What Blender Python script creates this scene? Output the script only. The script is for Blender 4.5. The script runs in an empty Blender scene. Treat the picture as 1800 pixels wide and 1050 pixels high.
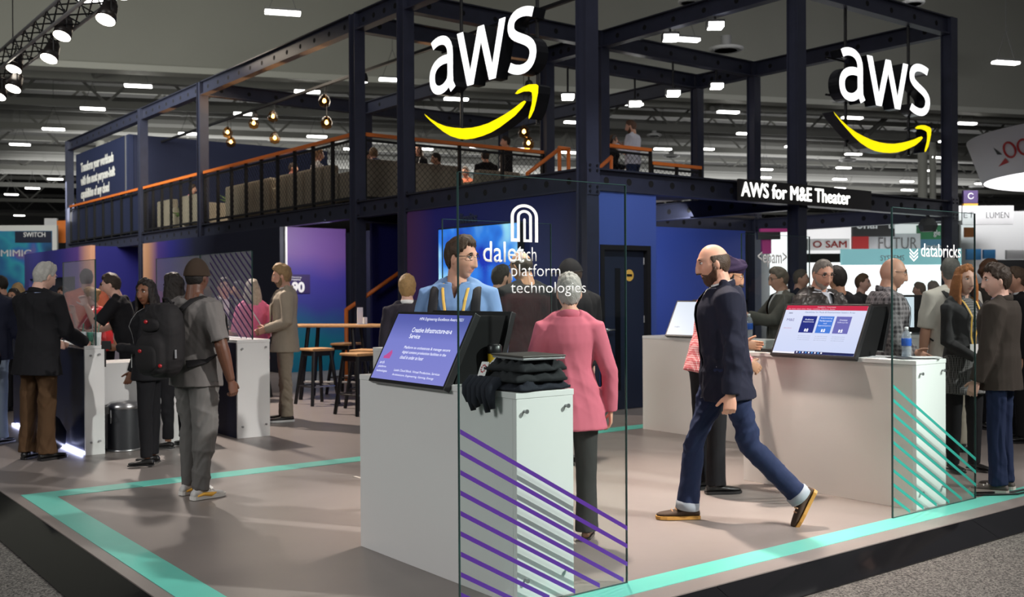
import bpy, bmesh, math, random
import numpy as np
from mathutils import Vector, Matrix
random.seed(7); np.random.seed(7)
scene = bpy.context.scene
COL = scene.collection
R = math.radians
# ---------------------------------------------------------------- camera (36 mm full-frame view, eye height 1.5 m over the platform)
YAW, PITCH, ROLL, FPX = 0.916738, -0.00597375, -0.00508278, 1818.856
_f = Vector((math.cos(YAW)*math.cos(PITCH), math.sin(YAW)*math.cos(PITCH), math.sin(PITCH)))
_r0 = Vector((math.sin(YAW), -math.cos(YAW), 0)); _u0 = _r0.cross(_f)
_r = _r0*math.cos(ROLL)+_u0*math.sin(ROLL); _u = _u0*math.cos(ROLL)-_r0*math.sin(ROLL)
EYE = Vector((0, 0, 1.5))
cam = bpy.data.cameras.new('camera'); camo = bpy.data.objects.new('camera', cam); COL.objects.link(camo)
cam.sensor_fit = 'HORIZONTAL'; cam.sensor_width = 36; cam.lens = 36*FPX/1800; cam.clip_end = 400; cam.clip_start = .05
camo.matrix_world = Matrix(((_r.x, _u.x, -_f.x, 0), (_r.y, _u.y, -_f.y, 0), (_r.z, _u.z, -_f.z, 1.5), (0, 0, 0, 1)))
cam.dof.use_dof = True; cam.dof.focus_distance = 6.2; cam.dof.aperture_fstop = 3.5
scene.camera = camo
scene.view_settings.view_transform = 'Standard'; scene.view_settings.look = 'None'
scene.view_settings.exposure = 0.0; scene.view_settings.gamma = 1.0; scene.view_settings.use_curve_mapping = False
# ---------------------------------------------------------------- world and big lamps
w = bpy.data.worlds.new('hall_air'); scene.world = w; w.use_nodes = True
w.node_tree.nodes['Background'].inputs[0].default_value = (.80, .80, .84, 1)
w.node_tree.nodes['Background'].inputs[1].default_value = .10
def area(name, loc, target, sx, sy, watts, col=(1, .96, .9), spread=180):
    l = bpy.data.lights.new(name, 'AREA'); l.shape = 'RECTANGLE'; l.size = sx; l.size_y = sy; l.energy = watts; l.color = col; l.spread = R(spread)
    o = bpy.data.objects.new(name, l); COL.objects.link(o); o.location = loc
    o.rotation_euler = (Vector(target)-Vector(loc)).to_track_quat('-Z', 'Y').to_euler(); return o
def spot(name, loc, target, watts, ang=50, blend=.6, col=(1, .95, .88), rad=.12):
    l = bpy.data.lights.new(name, 'SPOT'); l.energy = watts; l.color = col; l.spot_size = R(ang); l.spot_blend = blend; l.shadow_soft_size = rad
    o = bpy.data.objects.new(name, l); COL.objects.link(o); o.location = loc
    o.rotation_euler = (Vector(target)-Vector(loc)).to_track_quat('-Z', 'Y').to_euler(); return o
# hall and booth lamps out of view, and unseen fills added for brightness
def at(px, py, depth): return EYE+(_f+_r*((px-900)/FPX)-_u*((py-525)/FPX))*depth
area('hall_lamp_front', (3.0, -5.0, 6.5), (4.8, 5, 1.0), 3, 2, 330, (1, .97, .94))
area('aisle_fill', (-5.5, 6.5, 5.0), (3.5, 6.0, .9), 3, 2, 325, (1, .98, .96))  # low fill added to brighten the counter fronts
area('hall_lamp_stand', (7, 6.5, 9.8), (6, 6.5, 0), 5, 4, 130, (1, .95, .90))
area('bulkhead_fill', (2, 24, 7.5), (14, 42, 13), 10, 5, 1700, (1, 1, .90))  # upward fill added to brighten the bulkhead
area('roof_bounce_fill', (36.3, 77.6, 8.5), (36.3, 77.7, 14), 40, 40, 8500, (1, .99, .95))  # upward fill added to stand in for light bounced around the hall
area('roof_bounce_fill', (73.5, 62.7, 8.5), (73.5, 62.8, 14), 40, 40, 8000, (1, .99, .97))  # second added bounce fill, for the right part of the roof
area('booth_fill_right', at(2080, 90, 20.5), at(1830, 400, 28), 3, 2, 1050, (1, 1, .99), 110)  # unseen fill added to brighten the far right booths and round banner
area('booth_fill_left', at(20, 330, 31), at(20, 470, 40), 4, 2, 170, (1, 1, .98))  # unseen fill added to brighten the artwork wall at the aisle end
area('deck_fill', (10.8, 20, 5.6), (10.0, 20, 3), 2, 8, 300, (1, .85, .68))  # broad warm fill added so the deck seats show
area('theater_lamp', (12.6, 11.6, 2.62), (13.4, 13.8, 1.2), 3, .5, 60, (1, 1, 1))
area('lounge_wall_fill', (8.9, 16.4, 2.68), (9.2, 18.1, 1.3), .8, .3, 40, (1, .95, .95))  # unseen fill added to brighten the printed lounge wall
spot('booth_spot_center', (5.6, 6.4, 5.8), (5.2, 5.4, 0), 3000, 52, 1.0, (1, .84, .73))
spot('booth_spot_right', (9.6, 6.8, 5.6), (6.4, 5.4, .2), 450, 75, .9, (1, .90, .82))
spot('booth_spot_door', (8.0, 6.6, 5.6), (9.3, 9.55, 1.6), 420, 48, .9, (.95, .97, 1))
spot('outer_fill_spot', (10.5, -1.5, 6.0), (7.6, 4.2, 1.0), 2200, 34, .9, (1, .95, .9))  # spot added to brighten the group at the outer edge
spot('booth_spot_lounge', (4.6, 14.5, 5.4), (5.6, 11.2, .2), 2300, 75, .9, (1, .86, .76))
spot('booth_spot_front', (8.0, -2.4, 6.0), (4.6, 4.4, .9), 5200, 38, .9, (1, .96, .92))
for _y in (16.6, 18.2, 19.9, 21.6, 24.2): spot('deck_uplight', (8.75, _y, 4.35), (8.60, _y+.5, 6.0), 420, 34, .8, (1, .45, .12), .03)
for _x in (9.8, 11.4): spot('deck_uplight', (_x, 15.3, 4.35), (_x+.4, 15.4, 6.0), 420, 34, .8, (1, .45, .12), .03)
# ---------------------------------------------------------------- helpers
MATS = {}
def mat(name, col=(.5, .5, .5), rough=.5, metal=0, emit=0, ecol=None, bump=0, bscale=200, var=0, vscale=6, coat=0, spec=.5, sheen=0):
    if name in MATS: return MATS[name]
    m = bpy.data.materials.new(name); m.use_nodes = True; nt = m.node_tree; b = nt.nodes['Principled BSDF']
    b.inputs['Base Color'].default_value = (*col, 1); b.inputs['Roughness'].default_value = rough; b.inputs['Metallic'].default_value = metal
    b.inputs['Specular IOR Level'].default_value = spec
    if coat: b.inputs['Coat Weight'].default_value = coat; b.inputs['Coat Roughness'].default_value = .08
    if sheen: b.inputs['Sheen Weight'].default_value = sheen
    if emit: b.inputs['Emission Color'].default_value = (*(ecol or col), 1); b.inputs['Emission Strength'].default_value = emit
    tc = nt.nodes.new('ShaderNodeTexCoord') if (bump or var) else None
    if bump:
        n = nt.nodes.new('ShaderNodeTexNoise'); n.inputs['Scale'].default_value = bscale; n.inputs['Detail'].default_value = 3
        bp = nt.nodes.new('ShaderNodeBump'); bp.inputs['Strength'].default_value = bump; bp.inputs['Distance'].default_value = .01
        nt.links.new(tc.outputs['Object'], n.inputs['Vector']); nt.links.new(n.outputs['Fac'], bp.inputs['Height']); nt.links.new(bp.outputs['Normal'], b.inputs['Normal'])
    if var:
        n = nt.nodes.new('ShaderNodeTexNoise'); n.inputs['Scale'].default_value = vscale; n.inputs['Detail'].default_value = 5
        mx = nt.nodes.new('ShaderNodeMix'); mx.data_type = 'RGBA'
        mx.inputs[6].default_value = (*[c*(1-var) for c in col], 1); mx.inputs[7].default_value = (*[min(1, c*(1+var)) for c in col], 1)
        nt.links.new(tc.outputs['Object'], n.inputs['Vector']); nt.links.new(n.outputs['Fac'], mx.inputs[0]); nt.links.new(mx.outputs[2], b.inputs['Base Color'])
    MATS[name] = m; return m
def ramp_mat(name, stops, axis=2, lo=0, hi=1, rough=.4, emit=0, warp=0, space='Object'):
    """printed fabric: colour runs along one object axis from lo to hi"""
    if name in MATS: return MATS[name]
    m = bpy.data.materials.new(name); m.use_nodes = True; nt = m.node_tree; b = nt.nodes['Principled BSDF']; b.inputs['Roughness'].default_value = rough
    tc = nt.nodes.new('ShaderNodeTexCoord'); sp = nt.nodes.new('ShaderNodeSeparateXYZ'); mr = nt.nodes.new('ShaderNodeMapRange'); cr = nt.nodes.new('ShaderNodeValToRGB')
    nt.links.new(tc.outputs[space], sp.inputs[0]); src = sp.outputs[axis]
    mr.inputs['From Min'].default_value = lo; mr.inputs['From Max'].default_value = hi
    if warp:
        n = nt.nodes.new('ShaderNodeTexNoise'); n.inputs['Scale'].default_value = .7; ad = nt.nodes.new('ShaderNodeMath'); ad.operation = 'MULTIPLY_ADD'; ad.inputs[1].default_value = warp
        nt.links.new(tc.outputs[space], n.inputs['Vector']); nt.links.new(n.outputs['Fac'], ad.inputs[0]); nt.links.new(src, ad.inputs[2]); src = ad.outputs[0]
    nt.links.new(src, mr.inputs['Value']); nt.links.new(mr.outputs[0], cr.inputs[0])
    el = cr.color_ramp.elements
    while len(el) < len(stops): el.new(.5)
    for e, (p, c) in zip(el, stops): e.position = p; e.color = (*c, 1)
    if not emit: nt.links.new(cr.outputs[0], b.inputs['Base Color'])
    else: b.inputs['Base Color'].default_value = (.015, .015, .02, 1)
    if emit: nt.links.new(cr.outputs[0], b.inputs['Emission Color']); b.inputs['Emission Strength'].default_value = emit
    MATS[name] = m; return m
def check_mat(name, c0, c1, sc=30, rough=.85, mode='check'):
    if name in MATS: return MATS[name]
    m = bpy.data.materials.new(name); m.use_nodes = True; nt = m.node_tree; b = nt.nodes['Principled BSDF']; b.inputs['Roughness'].default_value = rough
    tc = nt.nodes.new('ShaderNodeTexCoord'); ws = []
    for d in ('Z', 'Y', 'X') if mode != 'stripe' else ('Z',):
        wv = nt.nodes.new('ShaderNodeTexWave'); wv.bands_direction = d; wv.inputs['Scale'].default_value = sc; wv.inputs['Distortion'].default_value = .3
        nt.links.new(tc.outputs['Object'], wv.inputs['Vector']); g = nt.nodes.new('ShaderNodeMath'); g.operation = 'GREATER_THAN'; g.inputs[1].default_value = .55
        nt.links.new(wv.outputs['Fac'], g.inputs[0]); ws.append(g.outputs[0])
    fac = ws[0]
    for o2 in ws[1:]:
        a = nt.nodes.new('ShaderNodeMath'); a.operation = 'ADD'; nt.links.new(fac, a.inputs[0]); nt.links.new(o2, a.inputs[1]); fac = a.outputs[0]
    dv = nt.nodes.new('ShaderNodeMath'); dv.operation = 'MULTIPLY'; dv.inputs[1].default_value = 1/len(ws)*1.3; nt.links.new(fac, dv.inputs[0])
    mx = nt.nodes.new('ShaderNodeMix'); mx.data_type = 'RGBA'; mx.inputs[6].default_value = (*c0, 1); mx.inputs[7].default_value = (*c1, 1)
    nt.links.new(dv.outputs[0], mx.inputs[0]); nt.links.new(mx.outputs[2], b.inputs['Base Color']); MATS[name] = m; return m
def glass_mat(name, tint=(.93, .97, .96), refl=1.0, haze=0):
    if name in MATS: return MATS[name]
    m = bpy.data.materials.new(name); m.use_nodes = True; nt = m.node_tree; nt.nodes.clear()
    o = nt.nodes.new('ShaderNodeOutputMaterial'); t = nt.nodes.new('ShaderNodeBsdfTransparent'); t.inputs[0].default_value = (*tint, 1)
    g = nt.nodes.new('ShaderNodeBsdfGlossy'); g.inputs['Roughness'].default_value = .01; fr = nt.nodes.new('ShaderNodeFresnel'); fr.inputs[0].default_value = 1.5
    mx = nt.nodes.new('ShaderNodeMixShader'); ge = nt.nodes.new('ShaderNodeNewGeometry'); iv = nt.nodes.new('ShaderNodeMath'); iv.operation = 'SUBTRACT'; iv.inputs[0].default_value = 1
    ml = nt.nodes.new('ShaderNodeMath'); ml.operation = 'MULTIPLY'; nt.links.new(ge.outputs['Backfacing'], iv.inputs[1]); nt.links.new(iv.outputs[0], ml.inputs[0]); nt.links.new(fr.outputs[0], ml.inputs[1])   # inner faces of a pane do not mirror
    nt.links.new(ml.outputs[0], mx.inputs[0]); nt.links.new(t.outputs[0], mx.inputs[1]); nt.links.new(g.outputs[0], mx.inputs[2])
    out = mx.outputs[0]
    if haze:
        d = nt.nodes.new('ShaderNodeBsdfDiffuse'); d.inputs[0].default_value = (.75, .75, .8, 1); m2 = nt.nodes.new('ShaderNodeMixShader'); m2.inputs[0].default_value = haze
        nt.links.new(out, m2.inputs[1]); nt.links.new(d.outputs[0], m2.inputs[2]); out = m2.outputs[0]
    nt.links.new(out, o.inputs[0]); MATS[name] = m; return m

class MB:
    """collects simple shapes into one mesh"""
    def __init__(s): s.v = []; s.f = []; s.m = []
    def add(s, v, f, mi=0):
        n = len(s.v); s.v += [tuple(p) for p in v]; s.f += [tuple(i+n for i in q) for q in f]; s.m += [mi]*len(f); return s
    def box(s, x0, x1, y0, y1, z0, z1, mi=0, M=None):
        v = [Vector((x, y, z)) for z in (z0, z1) for y in (y0, y1) for x in (x0, x1)]
        if M is not None: v = [M @ p for p in v]
        return s.add(v, [(0, 2, 3, 1), (4, 5, 7, 6), (0, 1, 5, 4), (2, 6, 7, 3), (0, 4, 6, 2), (1, 3, 7, 5)], mi)
    def cyl(s, a, b, r0, r1=None, n=12, mi=0, caps=True):
        r1 = r0 if r1 is None else r1; a = Vector(a); b = Vector(b); t = (b-a).normalized()
        u = t.orthogonal().normalized(); w2 = t.cross(u); v = []
        for p, r in ((a, r0), (b, r1)):
            v += [p+u*(math.cos(2*math.pi*i/n)*r)+w2*(math.sin(2*math.pi*i/n)*r) for i in range(n)]
        f = [(i, (i+1) % n, n+(i+1) % n, n+i) for i in range(n)]
        if caps: f += [tuple(range(n-1, -1, -1)), tuple(range(n, 2*n))]
        return s.add(v, f, mi)
    def path(s, pts, r, n=8, mi=0):
        V, F = tube([Vector(p) for p in pts], [r]*len(pts), n); return s.add(V, F, mi)
    def lathe(s, prof, c=(0, 0, 0), n=20, mi=0):
        v = []; f = []
        for r, z in prof: v += [(c[0]+r*math.cos(2*math.pi*i/n), c[1]+r*math.sin(2*math.pi*i/n), c[2]+z) for i in range(n)]
        for k in range(len(prof)-1):
            f += [(k*n+i, k*n+(i+1) % n, (k+1)*n+(i+1) % n, (k+1)*n+i) for i in range(n)]
        f += [tuple(range(n-1, -1, -1)), tuple(range((len(prof)-1)*n, len(prof)*n))]
        return s.add(v, f, mi)
    def prism(s, poly, origin, ux, uy, depth, mi=0):
        """polygon (2D, counter-clockwise seen from +normal) extruded by depth along ux x uy"""
        o = Vector(origin); ux = Vector(ux); uy = Vector(uy); nn = ux.cross(uy).normalized(); n = len(poly)
        a = [o+ux*p[0]+uy*p[1] for p in poly]; b = [p+nn*depth for p in a]
        return s.add(a+b, [tuple(range(n-1, -1, -1)), tuple(range(n, 2*n))]+[(i, (i+1) % n, n+(i+1) % n, n+i) for i in range(n)], mi)
    def mesh(s, name):
        me = bpy.data.meshes.new(name); me.from_pydata(s.v, [], s.f)
        if any(s.m): me.polygons.foreach_set('material_index', s.m)
        me.update(); return me
    def build(s, name, m, parent=None, smooth=False, bevel=0, M=None, label=None):
        me = s.mesh(name)
        if bevel:
            bm = bmesh.new(); bm.from_mesh(me); bmesh.ops.bevel(bm, geom=bm.edges[:], offset=bevel, segments=2, affect='EDGES', profile=.6); bm.to_mesh(me); bm.free()
        return link(name, me, m, parent, smooth, M, label)
def link(name, me, m, parent=None, smooth=False, M=None, label=None):
    for x in (m if isinstance(m, (list, tuple)) else [m]): me.materials.append(x)
    if smooth: me.polygons.foreach_set('use_smooth', [True]*len(me.polygons)); me.update()
    o = bpy.data.objects.new(name, me); COL.objects.link(o)
    if M is not None: o.matrix_world = M
    if parent: o.parent = parent
    if label: o['label'] = label
    return o
def tag(o, label, cat, group=None, kind=None):
    o['label'] = label
    if cat: o['category'] = cat
    if group: o['group'] = group
    if kind: o['kind'] = kind
    return o
def struct(o, label=None):
    o['kind'] = 'structure'
    if label: o['label'] = label
    return o
def thing(name, label, cat, loc=(0, 0, 0), rz=0, group=None):
    o = bpy.data.objects.new(name, None); COL.objects.link(o); o.location = loc; o.rotation_euler = (0, 0, rz); o.empty_display_size = .1
    return tag(o, label, cat, group)
def tube(pts, radii, n=12, ref=Vector((1, 0, 0)), cap=True, frames=None):
    """closed loft of elliptical rings; radii: r or (side, front)"""
    V = []; F = []; k = len(pts); prev = None
    for i, p in enumerate(pts):
        t = (pts[min(i+1, k-1)]-pts[max(i-1, 0)]).normalized()
        if frames: s, fr = frames[i]
        else:
            rr = ref if abs(t.dot(ref)) < .95 else Vector((0, 0, 1))
            s = t.cross(rr).normalized(); fr = s.cross(t).normalized()
            if prev is not None and s.dot(prev) < 0: s = -s; fr = -fr
            prev = s
        a, b = radii[i] if isinstance(radii[i], (tuple, list)) else (radii[i], radii[i])
        for j in range(n):
            c = 2*math.pi*j/n; V.append(p+s*(a*math.cos(c))+fr*(b*math.sin(c)))
    for i in range(k-1):
        for j in range(n): F.append((i*n+j, i*n+(j+1) % n, (i+1)*n+(j+1) % n, (i+1)*n+j))
    if cap: F.append(tuple(range(n-1, -1, -1))); F.append(tuple(range((k-1)*n, k*n)))
    # make sure the shell is wound outward
    c0 = pts[0]; a, b, c2 = V[0], V[1], V[n+1]
    if k > 1 and (b-a).cross(c2-a).dot(a-c0) < 0: F = [q[::-1] for q in F]
    return V, F
TMP = bpy.data.scenes.new('workbench'); TVL = TMP.view_layers[0]
def evaluated(o):
    TMP.collection.objects.link(o); TVL.update(); me = bpy.data.meshes.new_from_object(o.evaluated_get(TVL.depsgraph)); TMP.collection.objects.unlink(o); return me
def text_me(s, size=1, ext=.005, off=0, align='LEFT', sx=1, space=1, shear=0, res=3, leading=1):
    c = bpy.data.curves.new('lettering', 'FONT'); bold = off if 'M' in s and off > 0 else 0; off = 0 if bold else off; c.body = s; c.size = size; c.extrude = ext; c.offset = off; c.align_x = align; c.space_character = space
    c.resolution_u = res; c.shear = shear; c.space_line = leading
    o = bpy.data.objects.new('lettering', c); me = evaluated(o)
    bpy.data.objects.remove(o); bpy.data.curves.remove(c)
    me.materials.clear()
    if bold:                       # thicken by joined, slightly shifted copies (offset curves break the letter M)
        bm = bmesh.new()
        for dx, dy in ((0, 0), (bold, 0), (-bold, 0), (0, bold*.6), (0, -bold*.6)):
            cp = me.copy(); cp.transform(Matrix.Translation((dx, dy, 0))); bm.from_mesh(cp); bpy.data.meshes.remove(cp)
        bm.to_mesh(me); bm.free()
    if sx != 1: me.transform(Matrix.Diagonal((sx, 1, 1, 1)))
    return me
def frame(o, ux, uy):
    ux = Vector(ux).normalized(); uy = Vector(uy).normalized(); n = ux.cross(uy)
    return Matrix(((ux.x, uy.x, n.x, o[0]), (ux.y, uy.y, n.y, o[1]), (ux.z, uy.z, n.z, o[2]), (0, 0, 0, 1)))
def text(s, origin, ux, uy, size, m, parent=None, name='lettering', **k):
    o = link(name, text_me(s, size, **k), m, None, False, frame(origin, ux, uy))
    if parent: parent_keep(o, parent)
    return o
def parent_keep(o, p):
    bpy.context.view_layer.update() if False else None
    o.parent = p; o.matrix_parent_inverse = wm(p).inverted()
def wm(o):
    M = Matrix.LocRotScale(o.location, o.rotation_euler.to_quaternion() if o.rotation_mode != 'QUATERNION' else o.rotation_quaternion, o.scale)
    return wm(o.parent) @ o.matrix_parent_inverse @ M if o.parent else M
AX, AU = Vector((0, -1, 0)), Vector((0, 0, 1))     # reading direction on walls that face -x
BX = Vector((1, 0, 0))                              # reading direction on walls that face -y
FW = Vector((math.cos(YAW), math.sin(YAW), 0)); RT = _r0.copy()
# ---------------------------------------------------------------- shared materials
navy = mat('navy_steel', (.030, .034, .062), .42, bump=.05, bscale=60, var=.25)
navyd = mat('dark_navy_steel', (.018, .02, .035), .5)
black = mat('black_plastic', (.012, .012, .013), .35)
blackm = mat('black_metal', (.014, .014, .016), .4, .3)
hole = mat('hole_black', (.004, .004, .005), .9)
white = mat('white_laminate', (.78, .78, .77), .32, bump=.02, bscale=300)
offw = mat('warm_white_laminate', (.74, .70, .66), .3)
orange = mat('orange_powder_coat', (.80, .20, .035), .38)
steel = mat('brushed_steel', (.55, .55, .56), .3, .9)
bluew = mat('blue_wall_fabric', (.022, .030, .10), .75, bump=.05, bscale=400)
bluel = mat('mid_blue_wall', (.06, .11, .42), .6, bump=.05, bscale=300)
wood = mat('oak_wood', (.52, .29, .12), .5, var=.25, vscale=18)
vinylw = mat('white_vinyl', (.92, .92, .92), .6)
glass = glass_mat('clear_glass')
glassh = glass_mat('grey_veil_glass', (.9, .92, .95), haze=.14)  # pale veil mixed in imitates the grey reflection on the panes
gedge = mat('glass_edge', (.03, .07, .065), .15)
def cn(c): return tuple(((x/255)/12.92 if x/255 <= .04045 else ((x/255+.055)/1.055)**2.4) for x in c)
# ================================================================ SETTING
carpet = mat('speckled_carpet', (.10, .095, .088), .95)
nt = carpet.node_tree; b = nt.nodes['Principled BSDF']; tc = nt.nodes.new('ShaderNodeTexCoord')
n1 = nt.nodes.new('ShaderNodeTexNoise'); n1.inputs['Scale'].default_value = 85; n1.inputs['Detail'].default_value = 4; n1.inputs['Roughness'].default_value = .8
cr = nt.nodes.new('ShaderNodeValToRGB'); cr.color_ramp.elements[0].position = .43; cr.color_ramp.elements[0].color = (.012, .011, .010, 1); cr.color_ramp.elements[1].position = .58; cr.color_ramp.elements[1].color = (.19, .175, .16, 1)
bp = nt.nodes.new('ShaderNodeBump'); bp.inputs['Strength'].default_value = .6; bp.inputs['Distance'].default_value = .01
nt.links.new(tc.outputs['Object'], n1.inputs['Vector']); nt.links.new(n1.outputs['Fac'], cr.inputs[0]); nt.links.new(cr.outputs[0], b.inputs['Base Color']); nt.links.new(n1.outputs['Fac'], bp.inputs['Height']); nt.links.new(bp.outputs[0], b.inputs['Normal'])
struct(MB().box(-40, 160, -40, 160, -.5, -.1).build('floor', carpet), 'speckled grey hall carpet')
vinyl = mat('grey_brown_vinyl', (.235, .205, .19), .36, bump=.03, bscale=8, var=.10, vscale=2.5)
struct(MB().box(1.70, 22, 3.555, 46, -.099, 0).build('floor_platform', vinyl), 'grey brown vinyl floor of the raised stand')
ramp = mat('black_gloss_ramp', (.006, .006, .007), .07, bump=.04, bscale=3, spec=.45)
def ramp_piece(poly, name):
    mb = MB(); n = len(poly); low = [(p[0], p[1], -.0995) for p in poly]
    mb.add([Vector(p) for p in poly]+[Vector(p) for p in low], [tuple(range(n))]+[(i, n+i, n+(i+1) % n, (i+1) % n) for i in range(n)]); return mb.build(name, ramp)
struct(ramp_piece([(1.695, 3.555, -.004), (1.695, 46, -.004), (1.437, 46, -.092), (1.437, 3.36, -.092)], 'trim_ramp_left'), 'glossy black ramp edging beside the carpet')
for i, (a, b2) in enumerate([(1.437, 4.02), (4.024, 6.5), (6.504, 22)]):
    struct(ramp_piece([(max(a, 1.695), 3.55, -.004), (a, 3.36, -.092), (b2, 3.36, -.092), (b2, 3.55, -.004)], 'trim_ramp_right'), 'glossy black ramp edging panel along the front of the stand')
teal = mat('teal_floor_vinyl', (.14, .56, .46), .34, bump=.02, bscale=20, var=.06)
for nme, box, lab in (('left', (1.78, 1.98, 3.70, 8.37), 'teal stripe running along the black ramp under the counters\' left side'),
                      ('front', (1.98, 22, 3.70, 3.875), 'long teal stripe along the platform front under the tall glass panels'),
                      ('back', (1.98, 14, 8.14, 8.37), 'teal stripe crossing the floor toward the blue door')):
    tag(MB().box(box[0], box[1], box[2], box[3], .0005, .003).build('floor_stripe', teal), lab, 'floor stripe')
tag(MB().box(4.10, 4.13, 7.0, 7.5, .0004, .0025).build('floor_tape', mat('pale_tape', (.6, .55, .5), .5)), 'short pale tape mark on the floor beside the white counter', 'tape')
# hall shell -----------------------------------------------------------------
P0 = at(50, 103, 40); P1 = at(1800, 192, 52.4); e1 = Vector((P1.x-P0.x, P1.y-P0.y, 0)).normalized(); e2 = Vector((-e1.y, e1.x, 0))
if e2.dot(FW) < 0: e2 = -e2
HB = Vector((P0.x, P0.y, 0))
def hallM(s, d, z): return frame(HB+e1*s+e2*d+Vector((0, 0, z)), e1, e2)
bulk = mat('painted_bulkhead', (.27, .27, .24), .8, var=.08, vscale=.3)
bulkd = mat('painted_steel_grey', (.16, .16, .15), .7, var=.15, vscale=.5)
dgrey = mat('dark_roof_deck', (.05, .05, .048), .85, var=.25, vscale=.4)
struct(MB().box(-40, 90, 0, .6, 0, 6).build('wall_bulkhead', bulk, M=hallM(0, 0, 10.6)), 'pale painted bulkhead wall across the hall roof')
struct(MB().box(-40, 90, -.12, .75, -.25, 0).build('trim_bulkhead', mat('pale_trim', (.42, .42, .38), .7), M=hallM(0, 0, 10.6)), 'pale lower edge of the bulkhead')
struct(MB().box(-60, 130, .6, 130, 0, .4).build('ceiling', dgrey, M=hallM(0, 0, 14.2)), 'dark exposed roof deck of the hall')
struct(MB().box(-40, 90, -14, 0, 0, .3).build('ceiling_near', dgrey, M=hallM(0, 0, 16.6)), 'roof deck before the bulkhead')
struct(MB().box(-80, 160, 0, .5, -.1, 14.2).build('wall_far', mat('far_hall_wall', (.20, .20, .19), .9), M=hallM(0, 125, 0)), 'grey far wall of the hall')
rnd = random.Random(3)
for i, d in enumerate([5, 12, 20, 30, 41, 54, 70, 90]):
    mb = MB(); zt = 13.1; zb = 11.2
    mb.box(-60, 120, -.15, .15, zt, zt+.35).box(-60, 120, -.15, .15, zb-.35, zb)
    s = -60
    while s < 120:
        mb.add([(s, -.08, zb), (s+.2, -.08, zb), (s+2.2, -.08, zt), (s+2.0, -.08, zt)], [(0, 1, 2, 3)]); mb.add([(s+4.2, .08, zb), (s+4.4, .08, zb), (s+2.4, .08, zt), (s+2.2, .08, zt)], [(0, 1, 2, 3)]); s += 4.4
    tag(mb.build('ceiling_truss', bulkd if i % 2 else mat('pale_roof_steel', (.24, .24, .22), .7), M=hallM(0, d, 0)), 'long grey roof truss spanning the hall below the dark deck', 'truss', 'roof trusses of the hall')
for i, (d, z, r, s0, s1, c) in enumerate([(8, 11.9, .55, -50, 100, .30), (16, 11.7, .45, -50, 110, .22), (25, 12.1, .7, -50, 110, .28), (36, 11.6, .6, -50, 110, .26), (48, 12.0, .7, -50, 110, .2)]):
    mb = MB().cyl((s0, d, z), (s1, d, z), r, n=16)
    for k in range(int((s1-s0)/5)): mb.cyl((s0+k*5, d, z), (s0+k*5+.15, d, z), r*1.06, n=16)
    tag(mb.build('air_duct', mat('duct_%d' % i, (c, c, c*.95), .55), M=hallM(0, 0, 0), smooth=False), 'long round grey air duct hung between the roof trusses', 'duct', 'air ducts under the roof')
for i, (s, d, dz) in enumerate([(2, 3, 0), (14, 9, 0), (31, 4, 0), (44, 10, 0), (52, 18, 0), (24, 22, 0)]):
    mb = MB().cyl((s, d, 10.7), (s+5, d+3, 13.6), .16, n=8)
    tag(mb.build('roof_brace', bulkd, M=hallM(0, 0, 0)), 'slanted grey brace rising to the hall roof', 'brace', 'slanted roof braces')
diffm = mat('pale_diffuser', (.5, .5, .5), .5)
for (x, y, wd) in [(1276, 87, 62), (1475, 181, 48), (1735, 200, 48), (1723, 262, 34), (1210, 3, 36), (1605, 5, 40), (1490, 282, 30), (1718, 328, 28), (1180, 275, 30), (1150, 238, 26)]:
    D = 1818*8.9/(507-y); p = at(x, y, D); r = wd*D/FPX/2
    t = thing('ceiling_diffuser', 'round white ceiling air diffuser hung below the roof ducts', 'diffuser', p, 0, 'round diffusers in the hall roof')
    MB().lathe([(r, 0), (r*.98, .05), (r*.8, .09), (r*.3, .16), (r*.3, .5)], n=24).build('rim', diffm, t, True)
    for k in (.35, .55, .75): MB().lathe([(r*k, -.05), (r*k+.06, -.05), (r*k+.06, .0), (r*k, .0)], n=24).build('ring', mat('diffuser_ring', (.3, .3, .3), .5), t)
for (x, y0, y1, wd) in [(866, 100, 300, 22), (1622, 300, 352, 16), (175, 90, 125, 14)]:
    D = 66; a = at(x, y1, D); r = wd*D/FPX/2
    tag(MB().cyl((a.x, a.y, -.1), (a.x, a.y, 11.3), r, n=16).cyl((a.x+e1.x*r*2.6, a.y+e1.y*r*2.6, -.1), (a.x+e1.x*r*2.6, a.y+e1.y*r*2.6, 11.3), r*.7, n=16).build('hall_column', mat('column_white', (.5, .5, .45), .7)), 'pale paired hall column rising to the roof behind the stand', 'column', 'pale hall columns')
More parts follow.
